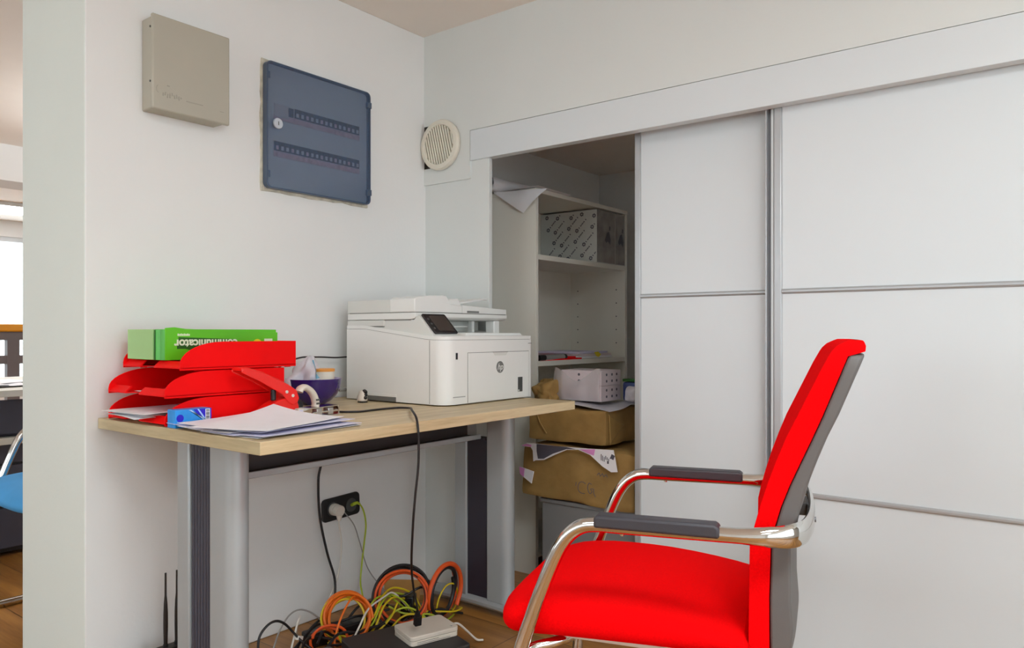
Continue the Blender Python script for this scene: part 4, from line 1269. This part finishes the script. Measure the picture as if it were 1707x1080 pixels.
t = Thing('shelf_unit', 'open cream shelf unit inside the wardrobe behind the printer', 'shelf', (0.16, 0.675, 0))
t.part('side_panel', MB().box(0.004, 0.324, 0.300, 0.318, 0, 1.545), 'melamine_in', bevel=0.001)
t.part('side_panel', MB().box(0.004, 0.324, 1.032, 1.050, 0, 1.545), 'melamine_in', bevel=0.001)
t.part('back_panel', MB().box(0.004, 0.012, 0.318, 1.032, 0, 1.545), 'melamine_in', smooth=False)
t.part('top_panel', MB().box(0.004, 0.326, 0.300, 1.050, 1.545, 1.563), 'melamine_in', bevel=0.001)
for z in (1.297, 0.863, 0.263, 0.09):
    t.part('shelf', MB().box(0.012, 0.322, 0.318, 1.032, z - 0.021, z), 'melamine_in', bevel=0.001)
ph = MB()
for k in range(12):
    for x in (0.055, 0.275):
        z = 0.93 + k * 0.064
        if z < 1.25 or 1.31 < z < 1.53:
            ph.cyl((x, 1.0322, z), (x, 1.0312, z), 0.0032, 8)
t.part('pin_holes', ph, 'dark_grey', kind='stuff')

# printed cartons on the top shelf
def printed_box(y0, y1, x0, label, front):
    t = Thing('printed_carton', label, 'box', ((x0 + 0.324) / 2, (y0 + y1) / 2, 1.297), group='printed cartons on the top shelf')
    t.part('carton', MB().box(x0, 0.3235, y0, y1, 1.297, 1.538), 'box_white', bevel=0.0015)
    sd = MB().box(0.3235, 0.3245, y0 + 0.002, y1 - 0.002, 1.300, 1.536)
    s = t.part('picture_side', sd, 'box_grey', smooth=False)
    ym = y0 + (y1 - y0) * 0.62
    pc = MB()
    pc.prism([(ym - 0.030, 1.405), (ym - 0.012, 1.440), (ym + 0.006, 1.446), (ym + 0.020, 1.410), (ym + 0.016, 1.385), (ym - 0.004, 1.402), (ym - 0.020, 1.392)], 0.3245, 0.3250, 0)
    pc.prism([(ym + 0.006, 1.452), (ym + 0.016, 1.452), (ym + 0.018, 1.470), (ym + 0.008, 1.472)], 0.3245, 0.3250, 0)
    t.part('picture', pc, 'print_grey', parent=s, smooth=False)
    if front:
        ink = MB()
        for (u, v) in [(90, 310), (250, 370), (550, 320), (725, 375), (1050, 325), (220, 580), (390, 640), (690, 590), (875, 655), (355, 855), (530, 915), (835, 870), (1020, 935), (600, 110), (1090, 110), (60, 60), (300, 90), (830, 60), (-80, 620), (40, 900), (-110, 350), (-100, 860)]:
            x = 0.034 + (u + 0) / 1140.0 * 0.288
            z = 1.535 - v / 1010.0 * 0.235
            if x < 0.02:
                continue
            for k in range(6):
                a = k * pi / 3 + 0.3
                cx, cz = x + 0.0066 * cos(a), z + 0.0066 * sin(a)
                if 1.300 < cz < 1.536 and cx < 0.320:
                    ink.cyl((cx, y0 - 0.0005, cz), (cx, y0, cz), 0.0036, 7)
            for k in range(9):
                q = 0.015 + k * 0.0056
                cx, cz = x + q * 0.80, z + q * 0.80
                if cx < 0.318 and cz < 1.530 and k not in (1, 7):
                    ink.obox((cx, y0 - 0.0003, cz), (0.0046, 0.0006, 0.0062 - 0.0015 * (k % 2)), ry=-0.78)
        t.part('printed_pattern', ink, 'print_grey', smooth=False)
    return t
printed_box(0.771, 0.935, 0.013, 'pale carton with repeated flower print on the top shelf, nearer one', True)
printed_box(0.938, 1.026, 0.013, 'pale carton behind the flower printed carton on the top shelf', False)

# rolled drawing on top of the shelf unit
t = Thing('paper_roll', 'white rolled drawing on top of the shelf unit with loose corner hanging', 'paper roll', (0.12, 0.65, 1.564))
sp = []
for k in range(60):
    a = k * 0.27
    r = 0.0300 - 0.00016 * k
    sp.append((0.134 + r * cos(a + 2.6), 1.5945 + r * sin(a + 2.6)))
rm = MB()
n = len(sp)
vs = [(x, 0.235, z) for x, z in sp] + [(x, 1.03, z) for x, z in sp]
rm.add(vs, [(k, k + 1, k + 1 + n, k + n) for k in range(n - 1)])
t.part('roll', rm, 'paper')
t.part('roll_inside', MB().cyl((0.134, 0.262, 1.5935), (0.134, 1.02, 1.5935), 0.0185, 24), 'alu')
hp = MB()
def hang(u, v):
    # triangle: upper edge runs from the roll to the front corner, the tip hangs down
    a = Vector((0.112, 0.289, 1.5660))
    b = Vector((0.392, 0.285, 1.5500))
    tip = Vector((0.276, 0.281, 1.462))
    p = a + (b - a) * u
    q = p + (tip - p) * v
    q.y -= 0.012 * sin(pi * v) * (0.4 + 0.6 * u)
    return q
hp.grid(hang, 14, 14)
t.part('hanging_corner', hp, 'paper')
fl2 = MB()
fl2.grid(lambda u, v: Vector((0.112 + 0.235 * u, 0.288 + 0.36 * v * (1 - 0.35 * u), 1.5665 + 0.004 * sin(u * 5) * v)), 8, 8, 0.0005)
t.part('flat_part', fl2, 'paper')

# folders and papers on the middle shelf
z = 0.8632
FO = [('red_plastic', 0.045, 0.318, 0.340, 0.655, 0.006, 'lower red plastic folder on the middle shelf', 'folder', 'folder'),
      ('red_plastic', 0.040, 0.312, 0.345, 0.615, 0.006, 'upper red plastic folder on the middle shelf', 'folder', 'folder')]
zz = z
for m, a, b, c, d, h, lb, ct, nm in FO:
    solo(nm, lb, ct, MB().box(a, b, c, d, zz, zz + h), m, group='red folders on the middle shelf', bevel=0.001)
    zz += h + 0.0006
for k, (a, b, c, d, rz, m, lb) in enumerate([(0.05, 0.30, 0.665, 0.955, 2, 'paper', 'lowest white paper pile behind the red folders'), (0.06, 0.295, 0.670, 0.945, -2, 'carton_pink', 'pinkish paper pile behind the red folders'),
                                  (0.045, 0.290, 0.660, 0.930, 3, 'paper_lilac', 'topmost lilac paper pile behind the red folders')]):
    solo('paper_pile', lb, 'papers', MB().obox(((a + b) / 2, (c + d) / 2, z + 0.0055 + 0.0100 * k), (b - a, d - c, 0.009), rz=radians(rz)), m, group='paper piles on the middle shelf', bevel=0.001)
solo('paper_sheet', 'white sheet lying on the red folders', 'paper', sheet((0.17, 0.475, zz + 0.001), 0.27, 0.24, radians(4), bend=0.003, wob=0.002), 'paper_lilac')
solo('sticky_note', 'yellow note hanging from the papers on the middle shelf', 'note', MB().prism([(0.765, 0.8905), (0.800, 0.8925), (0.825, 0.8790), (0.805, 0.8680), (0.785, 0.8720)], 0.3135, 0.3140, 0), 'yellow', smooth=False)
t = Thing('silver_tube', 'short dark and silver tube in front of the red folders', 'tube', (0.33, 0.44, z))
t.part('tube', MB().cyl((0.313, 0.375, z + 0.0125), (0.306, 0.525, z + 0.0125), 0.0120, 18), 'silver', bevel=0.001)
t.part('dark_cap', MB().cyl((0.306, 0.5252, z + 0.0125), (0.3045, 0.542, z + 0.0125), 0.0122, 18), 'black', bevel=0.001)
t.part('dark_end', MB().cyl((0.3155, 0.330, z + 0.0125), (0.3135, 0.3748, z + 0.0125), 0.0122, 18), 'black', bevel=0.001)

# grey cabinet, parcels and cartons standing in the wardrobe
t = Thing('grey_cabinet', 'plain grey cabinet under the torn brown parcel in the wardrobe', 'cabinet', (0.66, 0.36, 0))
t.part('cabinet_body', MB().box(0.462, 0.885, 0.150, 0.56, 0.03, 0.345), 'grey_cabinet', bevel=0.002)
t.part('cabinet_top', MB().box(0.455, 0.890, 0.142, 0.565, 0.346, 0.360), 'grey_cabinet', bevel=0.002)
t.part('plinth', MB().box(0.475, 0.875, 0.165, 0.55, 0.0, 0.03), 'leg_dark', smooth=False)

t = Thing('torn_parcel', 'torn brown paper parcel showing pink magazines, lower of the two parcels', 'parcel', (0.63, 0.30, 0.361))
t.part('wrapping', lumpy(0.386, 0.872, 0.124, 0.50, 0.361, 0.560, 0.012, 2, 16, 0.014, 8.0), 'brown_paper', angle=50)
Y1 = 0.1065
def decal(poly, th=0.0015, y=Y1):
    return MB().prism(poly, y, y + th, 1)
mg = decal([(0.392, 0.553), (0.420, 0.566), (0.460, 0.567), (0.560, 0.566), (0.700, 0.570), (0.792, 0.574), (0.800, 0.540), (0.808, 0.500), (0.784, 0.497), (0.748, 0.514), (0.700, 0.548), (0.650, 0.562), (0.600, 0.557), (0.545, 0.532), (0.500, 0.510), (0.462, 0.505), (0.452, 0.500), (0.449, 0.540), (0.440, 0.552)], 0.004)
mag = t.part('magazines', mg, 'paper')
t.part('inner_paper', decal([(0.468, 0.566), (0.600, 0.567), (0.640, 0.563), (0.600, 0.5595), (0.540, 0.537), (0.500, 0.515), (0.474, 0.512), (0.468, 0.540)], 0.001, Y1 - 0.001), 'print_grey', parent=mag, smooth=False)  # grey paper inside the torn opening
t.part('pink_page', decal([(0.655, 0.564), (0.720, 0.570), (0.715, 0.548), (0.690, 0.5535)], 0.001, Y1 - 0.001), 'print_pink', parent=mag, smooth=False)
t.part('pink_page', decal([(0.398, 0.554), (0.420, 0.563), (0.445, 0.560), (0.440, 0.553)], 0.001, Y1 - 0.001), 'print_pink', parent=mag, smooth=False)
pt = MB()
for k in range(7):
    pt.obox((0.745 + 0.006 * k, Y1 - 0.0006, 0.545 - 0.003 * (k % 3)), (0.0022, 0.001, 0.022 - 0.003 * k))
pt.obox((0.772, Y1 - 0.0006, 0.530), (0.006, 0.001, 0.010)).obox((0.790, Y1 - 0.0006, 0.550), (0.014, 0.001, 0.016), ry=0.4)
t.part('page_print', pt, 'print_grey', parent=mag, smooth=False)
sdp = t.part('torn_side_patch', decal([(0.3865, 0.474), (0.453, 0.462), (0.443, 0.417), (0.410, 0.435), (0.390, 0.447)], 0.004), 'paper')
t.part('pink_print', decal([(0.388, 0.473), (0.412, 0.469), (0.408, 0.437), (0.391, 0.447)], 0.001, Y1 - 0.001), 'print_pink', parent=sdp, smooth=False)
hw = MB()
for st in ([(0.679, 0.444), (0.668, 0.449), (0.655, 0.446), (0.648, 0.432), (0.650, 0.416), (0.662, 0.409), (0.676, 0.409)],
           [(0.704, 0.445), (0.694, 0.448), (0.688, 0.436), (0.690, 0.420), (0.698, 0.412), (0.706, 0.420), (0.700, 0.428), (0.712, 0.429), (0.713, 0.415), (0.720, 0.402)],
           [(0.640, 0.446), (0.638, 0.432)], [(0.727, 0.480), (0.735, 0.489), (0.740, 0.478), (0.748, 0.488), (0.754, 0.478), (0.762, 0.486), (0.768, 0.477)]):
    hw.tube(catmull([(x, Y1 + 0.002, zq) for x, zq in st], 5), 0.0012, 5)
t.part('handwriting', hw, 'print_grey')

t = Thing('wrapped_parcel', 'neat brown paper parcel on top of the torn parcel', 'parcel', (0.56, 0.31, 0.567))
t.part('wrapping', lumpy(0.388, 0.730, 0.163, 0.44, 0.572, 0.700, 0.006, 5, 16, 0.008, 10.0), 'brown_paper', angle=50)
fo = MB()
fo.add([(0.7335, 0.175, 0.690), (0.7335, 0.290, 0.640), (0.7335, 0.185, 0.575), (0.7365, 0.180, 0.680), (0.7365, 0.275, 0.640), (0.7365, 0.190, 0.585)],
       [(0, 2, 1), (3, 4, 5), (0, 1, 4, 3), (1, 2, 5, 4), (2, 0, 3, 5)])
t.part('folded_end', fo, 'brown_paper', smooth=False)
t.part('crease', MB().tube([(0.420, 0.1600, 0.690), (0.445, 0.1585, 0.640), (0.475, 0.159, 0.600)], 0.003, 6), 'brown_paper')
solo('plastic_sheet', 'milky plastic sheet spread on top of the neat brown parcel', 'plastic sheet',
     MB().grid(lambda u, v: Vector((0.50 + 0.24 * u + 0.01 * sin(v * 6), 0.170 + 0.26 * v, 0.7085 + 0.006 * sin(u * 5 + v * 3) + 0.004 * v - 0.012 * max(0, u - 0.85) * 3)), 12, 12, 0.0012), 'bag_plastic')
for k, (z0, z1) in enumerate(((0.722, 0.779), (0.780, 0.837))):
    t = Thing('white_carton', ('lower' if k == 0 else 'upper') + ' white carton with round marks on the brown parcel', 'box', (0.56, 0.325, z0), group='white cartons on the parcel')
    t.part('carton', MB().box(0.480, 0.658, 0.252, 0.396, z0, z1), 'carton_pink', bevel=0.001)
    mk = MB()
    for i, x in enumerate((0.515, 0.560, 0.605, 0.640)):
        for zq in (z0 + 0.017, z0 + 0.041):
            if (i + k) % 2 == 0:
                mk.cyl((x, 0.2520, zq), (x, 0.2514, zq), 0.0052, 12)
    for y in (0.29, 0.33, 0.365):
        for zq in (z0 + 0.017, z0 + 0.041):
            mk.cyl((0.658, y, zq), (0.6586, y, zq), 0.0052, 12)
    t.part('round_marks', mk, 'print_grey', smooth=False)
solo('wrap_film', 'torn clear wrap film hanging round the white cartons', 'film',
     MB().grid(lambda u, v: Vector((0.455 + 0.205 * u, 0.246 - 0.012 * sin(pi * v) - 0.004 * sin(u * 14), 0.722 + (0.124 - 0.05 * sin(pi * min(1, u * 1.05)) ** 2) * v)), 20, 10), 'film')
solo('crumpled_paper', 'crumpled brown wrapping paper beside the white cartons', 'paper', lumpy(0.388, 0.476, 0.180, 0.36, 0.708, 0.785, 0.026, 8, 20, 0.02, 26.0), 'brown_paper', angle=25)
t = Thing('blue_container', 'dark blue container behind the white cartons', 'container', (0.69, 0.425, 0.703))
t.part('container_body', lumpy(0.664, 0.724, 0.400, 0.448, 0.716, 0.790, 0.002, 3, 6, 0.008), 'blue_dark')
t.part('lid', MB().rbox((0.694, 0.424, 0.796), (0.064, 0.052, 0.010), 0.008), 'green_dark', bevel=0.002)
solo('small_bag', 'pale blue crumpled bag beside the dark blue container', 'bag', lumpy(0.700, 0.752, 0.345, 0.392, 0.716, 0.775, 0.012, 12, 8, 0.02, 30.0), 'bag_plastic', angle=60)

# ------------------------------------------------------------------ chairs
def interp(tab, z):
    if z <= tab[0][0]:
        return tab[0][1]
    for (a, fa), (b, fb) in zip(tab[:-1], tab[1:]):
        if z <= b:
            return fa + (fb - fa) * (z - a) / (b - a)
    return tab[-1][1]

FRONT = [(0.39, -0.142), (0.43, -0.141), (0.53, -0.142), (0.609, -0.143), (0.642, -0.150), (0.704, -0.167), (0.788, -0.197), (0.862, -0.232), (0.930, -0.264), (0.966, -0.286)]
SEAM = [(0.39, -0.176), (0.516, -0.175), (0.612, -0.178), (0.654, -0.186), (0.688, -0.197), (0.727, -0.212), (0.790, -0.240), (0.832, -0.258), (0.933, -0.297), (0.966, -0.312)]
OUTER = [(0.39, -0.206), (0.438, -0.211), (0.475, -0.214), (0.520, -0.210), (0.610, -0.210), (0.635, -0.213), (0.696, -0.230), (0.723, -0.237), (0.791, -0.262), (0.833, -0.282), (0.944, -0.326), (0.966, -0.334)]

def loft(rows):
    n = len(rows[0])
    mb = MB()
    vs = [p for r in rows for p in r]
    fs = []
    for i in range(len(rows) - 1):
        for k in range(n):
            l = (k + 1) % n
            fs.append((i * n + k, i * n + l, (i + 1) * n + l, (i + 1) * n + k))
    fs.append(tuple(range(n))[::-1])
    fs.append(tuple((len(rows) - 1) * n + k for k in range(n)))
    return mb.add(vs, fs)

def back_section(z, ff, fb, w, dish, bulge, m=10):
    pts = []
    for k in range(m + 1):
        l = -w + 2 * w * k / m
        pts.append(Vector((ff - dish * (1 - (l / w) ** 2), l, z)))
    for k in range(m + 1):
        l = w - 2 * w * k / m
        pts.append(Vector((fb - bulge * (1 - (l / w) ** 2), l, z)))
    return pts[::-1]

def armchair(name, label, cat, loc, rz, fabric, group=None):
    t = Thing(name, label, cat, loc, rz, group)
    # seat cushion
    prof = [(-0.150, 0.421), (0.05, 0.417), (0.24, 0.411), (0.298, 0.406), (0.324, 0.411), (0.335, 0.428), (0.331, 0.447), (0.308, 0.464), (0.25, 0.477), (0.15, 0.481), (0.05, 0.479), (-0.05, 0.468), (-0.150, 0.450)]
    rows = []
    W, r = 0.238, 0.028
    ls = []
    for k in range(7):
        a = pi / 2 * k / 6
        ls.append((-W + r * (1 - sin(a)) * 0 + r * (1 - cos(a)), r * (1 - sin(a))))
    mids = [(-0.15, 0), (-0.08, 0), (0.0, 0), (0.08, 0), (0.15, 0)]
    ls = ls + mids + [(-l, i) for l, i in ls[::-1]]
    for l, ins in ls:
        row = []
        for f, z in prof:
            cz = 0.447
            k = max(0.12, (0.032 - ins) / 0.032)
            zz = cz + (z - cz) * k + 0.006 * (1 - (l / W) ** 2) * (1 if z > cz else 0)
            f2 = f - (ins * 0.9 if f > 0.2 else 0)
            if abs(l) > 0.12 and f > 0.1:
                f2 -= 0.034 * ((abs(l) - 0.12) / 0.118) ** 2.2 * (f - 0.1) / 0.22
            row.append(Vector((f2, l, zz)))
        rows.append(row[::-1])
    t.part('seat', loft(rows), fabric, local=True, angle=60, subsurf=1)
    t.part('seat_pan', MB().rbox((0.06, 0, 0.408), (0.36, 0.40, 0.010), 0.03), 'ivory', local=True, bevel=0.002)
    # backrest cushion and shell
    zs = [0.392, 0.40, 0.4245, 0.4255, 0.47, 0.52, 0.57, 0.61, 0.64, 0.68, 0.72, 0.76, 0.80, 0.84, 0.88, 0.915, 0.940, 0.948, 0.957, 0.963, 0.9665]
    rows = []
    for z in zs:
        w = 0.202
        if z > 0.92:
            w -= 0.040 * ((z - 0.92) / 0.0465) ** 2.5
        ff, fb = interp(FRONT, z), interp(SEAM, z)
        if z > 0.945 or z < 0.425:
            fb = interp(OUTER, z)
        if z > 0.95:
            q = (z - 0.95) / 0.0165
            ff -= 0.018 * q ** 2
            fb += 0.008 * q ** 2
        rows.append(back_section(z, ff, fb, w, 0.026, 0.004))
    bk = t.part('backrest', loft(rows), fabric, local=True, bevel=0.006, seg=3, angle=40)
    zs2 = [0.427, 0.47, 0.52, 0.57, 0.61, 0.64, 0.68, 0.72, 0.76, 0.80, 0.84, 0.88, 0.915, 0.935, 0.9425]
    rows = []
    for z in zs2:
        w = 0.200
        if z > 0.92:
            w -= 0.040 * ((z - 0.92) / 0.0465) ** 2.5
        rows.append(back_section(z, interp(SEAM, z) - 0.0015, interp(OUTER, z), w, 0.004, 0.012))
    t.part('back_shell', loft(rows), 'grey_shell', local=True, bevel=0.004, seg=2, angle=40)
    # one chrome tube: leg, arm, hoop behind the back, arm, leg
    A = 0.256
    half = [(0.300, A, 0.030), (0.296, A, 0.10), (0.284, A, 0.24), (0.268, A, 0.36), (0.236, A, 0.462), (0.198, A, 0.560), (0.176, A, 0.602), (0.152, A, 0.626), (0.122, A, 0.636),
            (0.06, A, 0.637), (-0.04, A, 0.638), (-0.13, A, 0.639), (-0.175, 0.254, 0.640), (-0.208, 0.240, 0.641), (-0.230, 0.208, 0.642), (-0.241, 0.150, 0.643), (-0.246, 0.075, 0.643)]
    path = half + [(-0.247, 0.0, 0.643)] + [(f, -l, z) for f, l, z in half[::-1]]
    cp = catmull(path, 5)
    flat = []
    for p in cp:
        k = min(1, max(0, (-0.13 - p.x) / 0.09)) if p.z > 0.6 else 0
        flat.append((1.0 + 0.55 * k, 1.0 - 0.42 * k))
    t.part('arm_frame', MB().tube(cp, 0.0135, 14, flat=flat), 'chrome', local=True)
    for s in (1, -1):
        rn = catmull([(0.300, s * A, 0.030), (0.296, s * A, 0.017), (0.27, s * A, 0.0135), (0.1, s * A, 0.0135), (-0.12, s * A, 0.0135), (-0.22, s * A, 0.0135), (-0.245, s * (A - 0.02), 0.0135), (-0.25, s * (A - 0.06), 0.0135)], 5)
        t.part('runner', MB().tube(rn, 0.0135, 12), 'chrome', local=True)
        q = 0.010 if s > 0 else 0.0
        pd = MB().prism([(0.108 + q, 0.634), (0.108 + q, 0.652), (0.102 + q, 0.657), (-0.100 + q, 0.6575), (-0.108 + q, 0.653), (-0.108 + q, 0.634)], s * A - 0.018, s * A + 0.018, 1)
        t.part('arm_pad', pd, 'arm_pad', local=True, bevel=0.005, seg=3)
        t.part('pad_screw', MB().cyl((0.07, s * A, 0.621), (0.07, s * A, 0.626), 0.004, 10), 'chrome', local=True)
    t.part('rear_crossbar', MB().tube([(-0.25, A - 0.06, 0.0135), (-0.25, -A + 0.06, 0.0135)], 0.0135, 12), 'chrome', local=True)
    sb = catmull([(0.262, A - 0.012, 0.375), (0.240, A - 0.020, 0.392), (0.205, A - 0.045, 0.398), (0.18, A - 0.10, 0.3985), (0.17, 0, 0.3985), (0.18, -A + 0.10, 0.3985), (0.205, -A + 0.045, 0.398), (0.240, -A + 0.020, 0.392), (0.262, -A + 0.012, 0.375)], 5)
    t.part('seat_support', MB().tube(sb, 0.010, 12), 'chrome', local=True)
    t.part('back_bracket', MB().box(-0.243, -0.222, -0.03, 0.03, 0.630, 0.656), 'grey_shell', local=True, bevel=0.003)
    for y in (0.11, -0.11):
        t.part('hoop_screw', MB().cyl((-0.2475, y, 0.643), (-0.2535, y, 0.643), 0.005, 12), 'alu_dark', local=True)
    t.part('back_bar', MB().box(-0.19, 0.02, -0.03, 0.03, 0.400, 0.4045), 'dark_steel', local=True, smooth=False)
    return t

armchair('armchair', 'red fabric armchair with chrome arms in front of the wardrobe doors', 'chair', (1.4345, -0.7285, 0.0), radians(197.6), 'red_fabric')

# ------------------------------------------------------------------ office seen past the end of the wall
armchair('armchair', 'blue fabric chair beyond the end of the wall at the left', 'chair', (-0.72, -0.915, 0.0), radians(-91), 'blue_seat')
t = Thing('far_desk', 'pale grey desk behind the blue chair', 'desk', (-1.95, -0.5, 0))
t.part('desk_top', MB().box(-2.50, -1.42, -1.70, 0.60, 0.715, 0.742), 'desk_pale', bevel=0.002)
for x in (-2.40, -1.55):
    for y in (-1.6, 0.5):
        t.part('leg', MB().box(x, x + 0.05, y, y + 0.05, 0, 0.715), 'leg_silver', bevel=0.003)
t.part('modesty_panel', MB().box(-1.60, -1.585, -1.55, 0.5, 0.545, 0.690), 'leg_dark', smooth=False)
t.part('cross_rail', MB().box(-1.62, -1.57, -1.55, 0.5, 0.50, 0.53), 'desk_pale', bevel=0.002)
for k, (x, y, a) in enumerate([(-1.70, -0.92, 10), (-1.80, -1.00, -20), (-1.95, -0.80, 35)]):
    solo('paper_sheet', ['white sheet nearest the edge of the far desk', 'white sheet in the middle of the far desk', 'white sheet lying at the back of the far desk'][k], 'paper', sheet((x, y, 0.743 + 0.001 * k), 0.297, 0.21, radians(a), bend=0.006), 'paper', group='papers on the far desk')
t = Thing('drawer_unit', 'black drawer unit under the far desk', 'drawers', (-1.90, -0.9, 0))
t.part('unit_body', MB().box(-2.15, -1.66, -1.20, -0.55, 0.02, 0.60), 'black', bevel=0.003)
for k in range(3):
    t.part('drawer', MB().box(-1.66, -1.645, -1.19, -0.56, 0.04 + 0.185 * k, 0.215 + 0.185 * k), 'leg_dark', bevel=0.003)
t = Thing('railing', 'grey railing with orange wooden top rail in front of the far window', 'railing', (-4.6, 0.2, 0))
t.part('handrail', MB().box(-4.65, -4.55, -2.6, 2.8, 0.985, 1.045), 'orange_wood', bevel=0.012, seg=3)
t.part('upper_rail', MB().box(-4.625, -4.575, -2.6, 2.8, 0.920, 0.985), 'rail_grey', smooth=False)
t.part('middle_rail', MB().box(-4.625, -4.575, -2.6, 2.8, 0.735, 0.800), 'rail_grey', smooth=False)
t.part('lower_rail', MB().box(-4.625, -4.575, -2.6, 2.8, 0.10, 0.16), 'rail_grey', smooth=False)
for k in range(17):
    y = -2.6 + 0.3353 * k
    t.part('post', MB().box(-4.630, -4.570, y, y + 0.085, 0, 0.92), 'rail_grey', smooth=False)

# ------------------------------------------------------------------ camera, sky, output
cam = bpy.data.cameras.new('camera')
cam.sensor_width = 36.0
cam.lens = 1260.0 / 1707.0 * 36.0
cam.shift_y = 14.0 / 1707.0
cam.clip_start = 0.02
cam.clip_end = 60
co = bpy.data.objects.new('camera', cam)
COL.objects.link(co)
co.location = (2.107, -2.1697, 0.98)
co.rotation_euler = (pi / 2, 0, radians(37.633))
SC.camera = co

wd = bpy.data.worlds.new('daylight')
SC.world = wd
wd.use_nodes = True
bgn = wd.node_tree.nodes['Background']
bgn.inputs['Color'].default_value = (0.84, 0.945, 1.0, 1)
bgn.inputs['Strength'].default_value = 3.2

SC.view_settings.view_transform = 'Standard'
SC.view_settings.look = 'None'
SC.view_settings.exposure = 0.24
SC.view_settings.gamma = 1.0
SC.view_settings.use_curve_mapping = False
try:
    SC.cycles.use_denoising = True
    SC.cycles.max_bounces = 8
    SC.cycles.diffuse_bounces = 5
    SC.cycles.transparent_max_bounces = 8
    SC.cycles.sample_clamp_indirect = 6.0
except Exception:
    pass
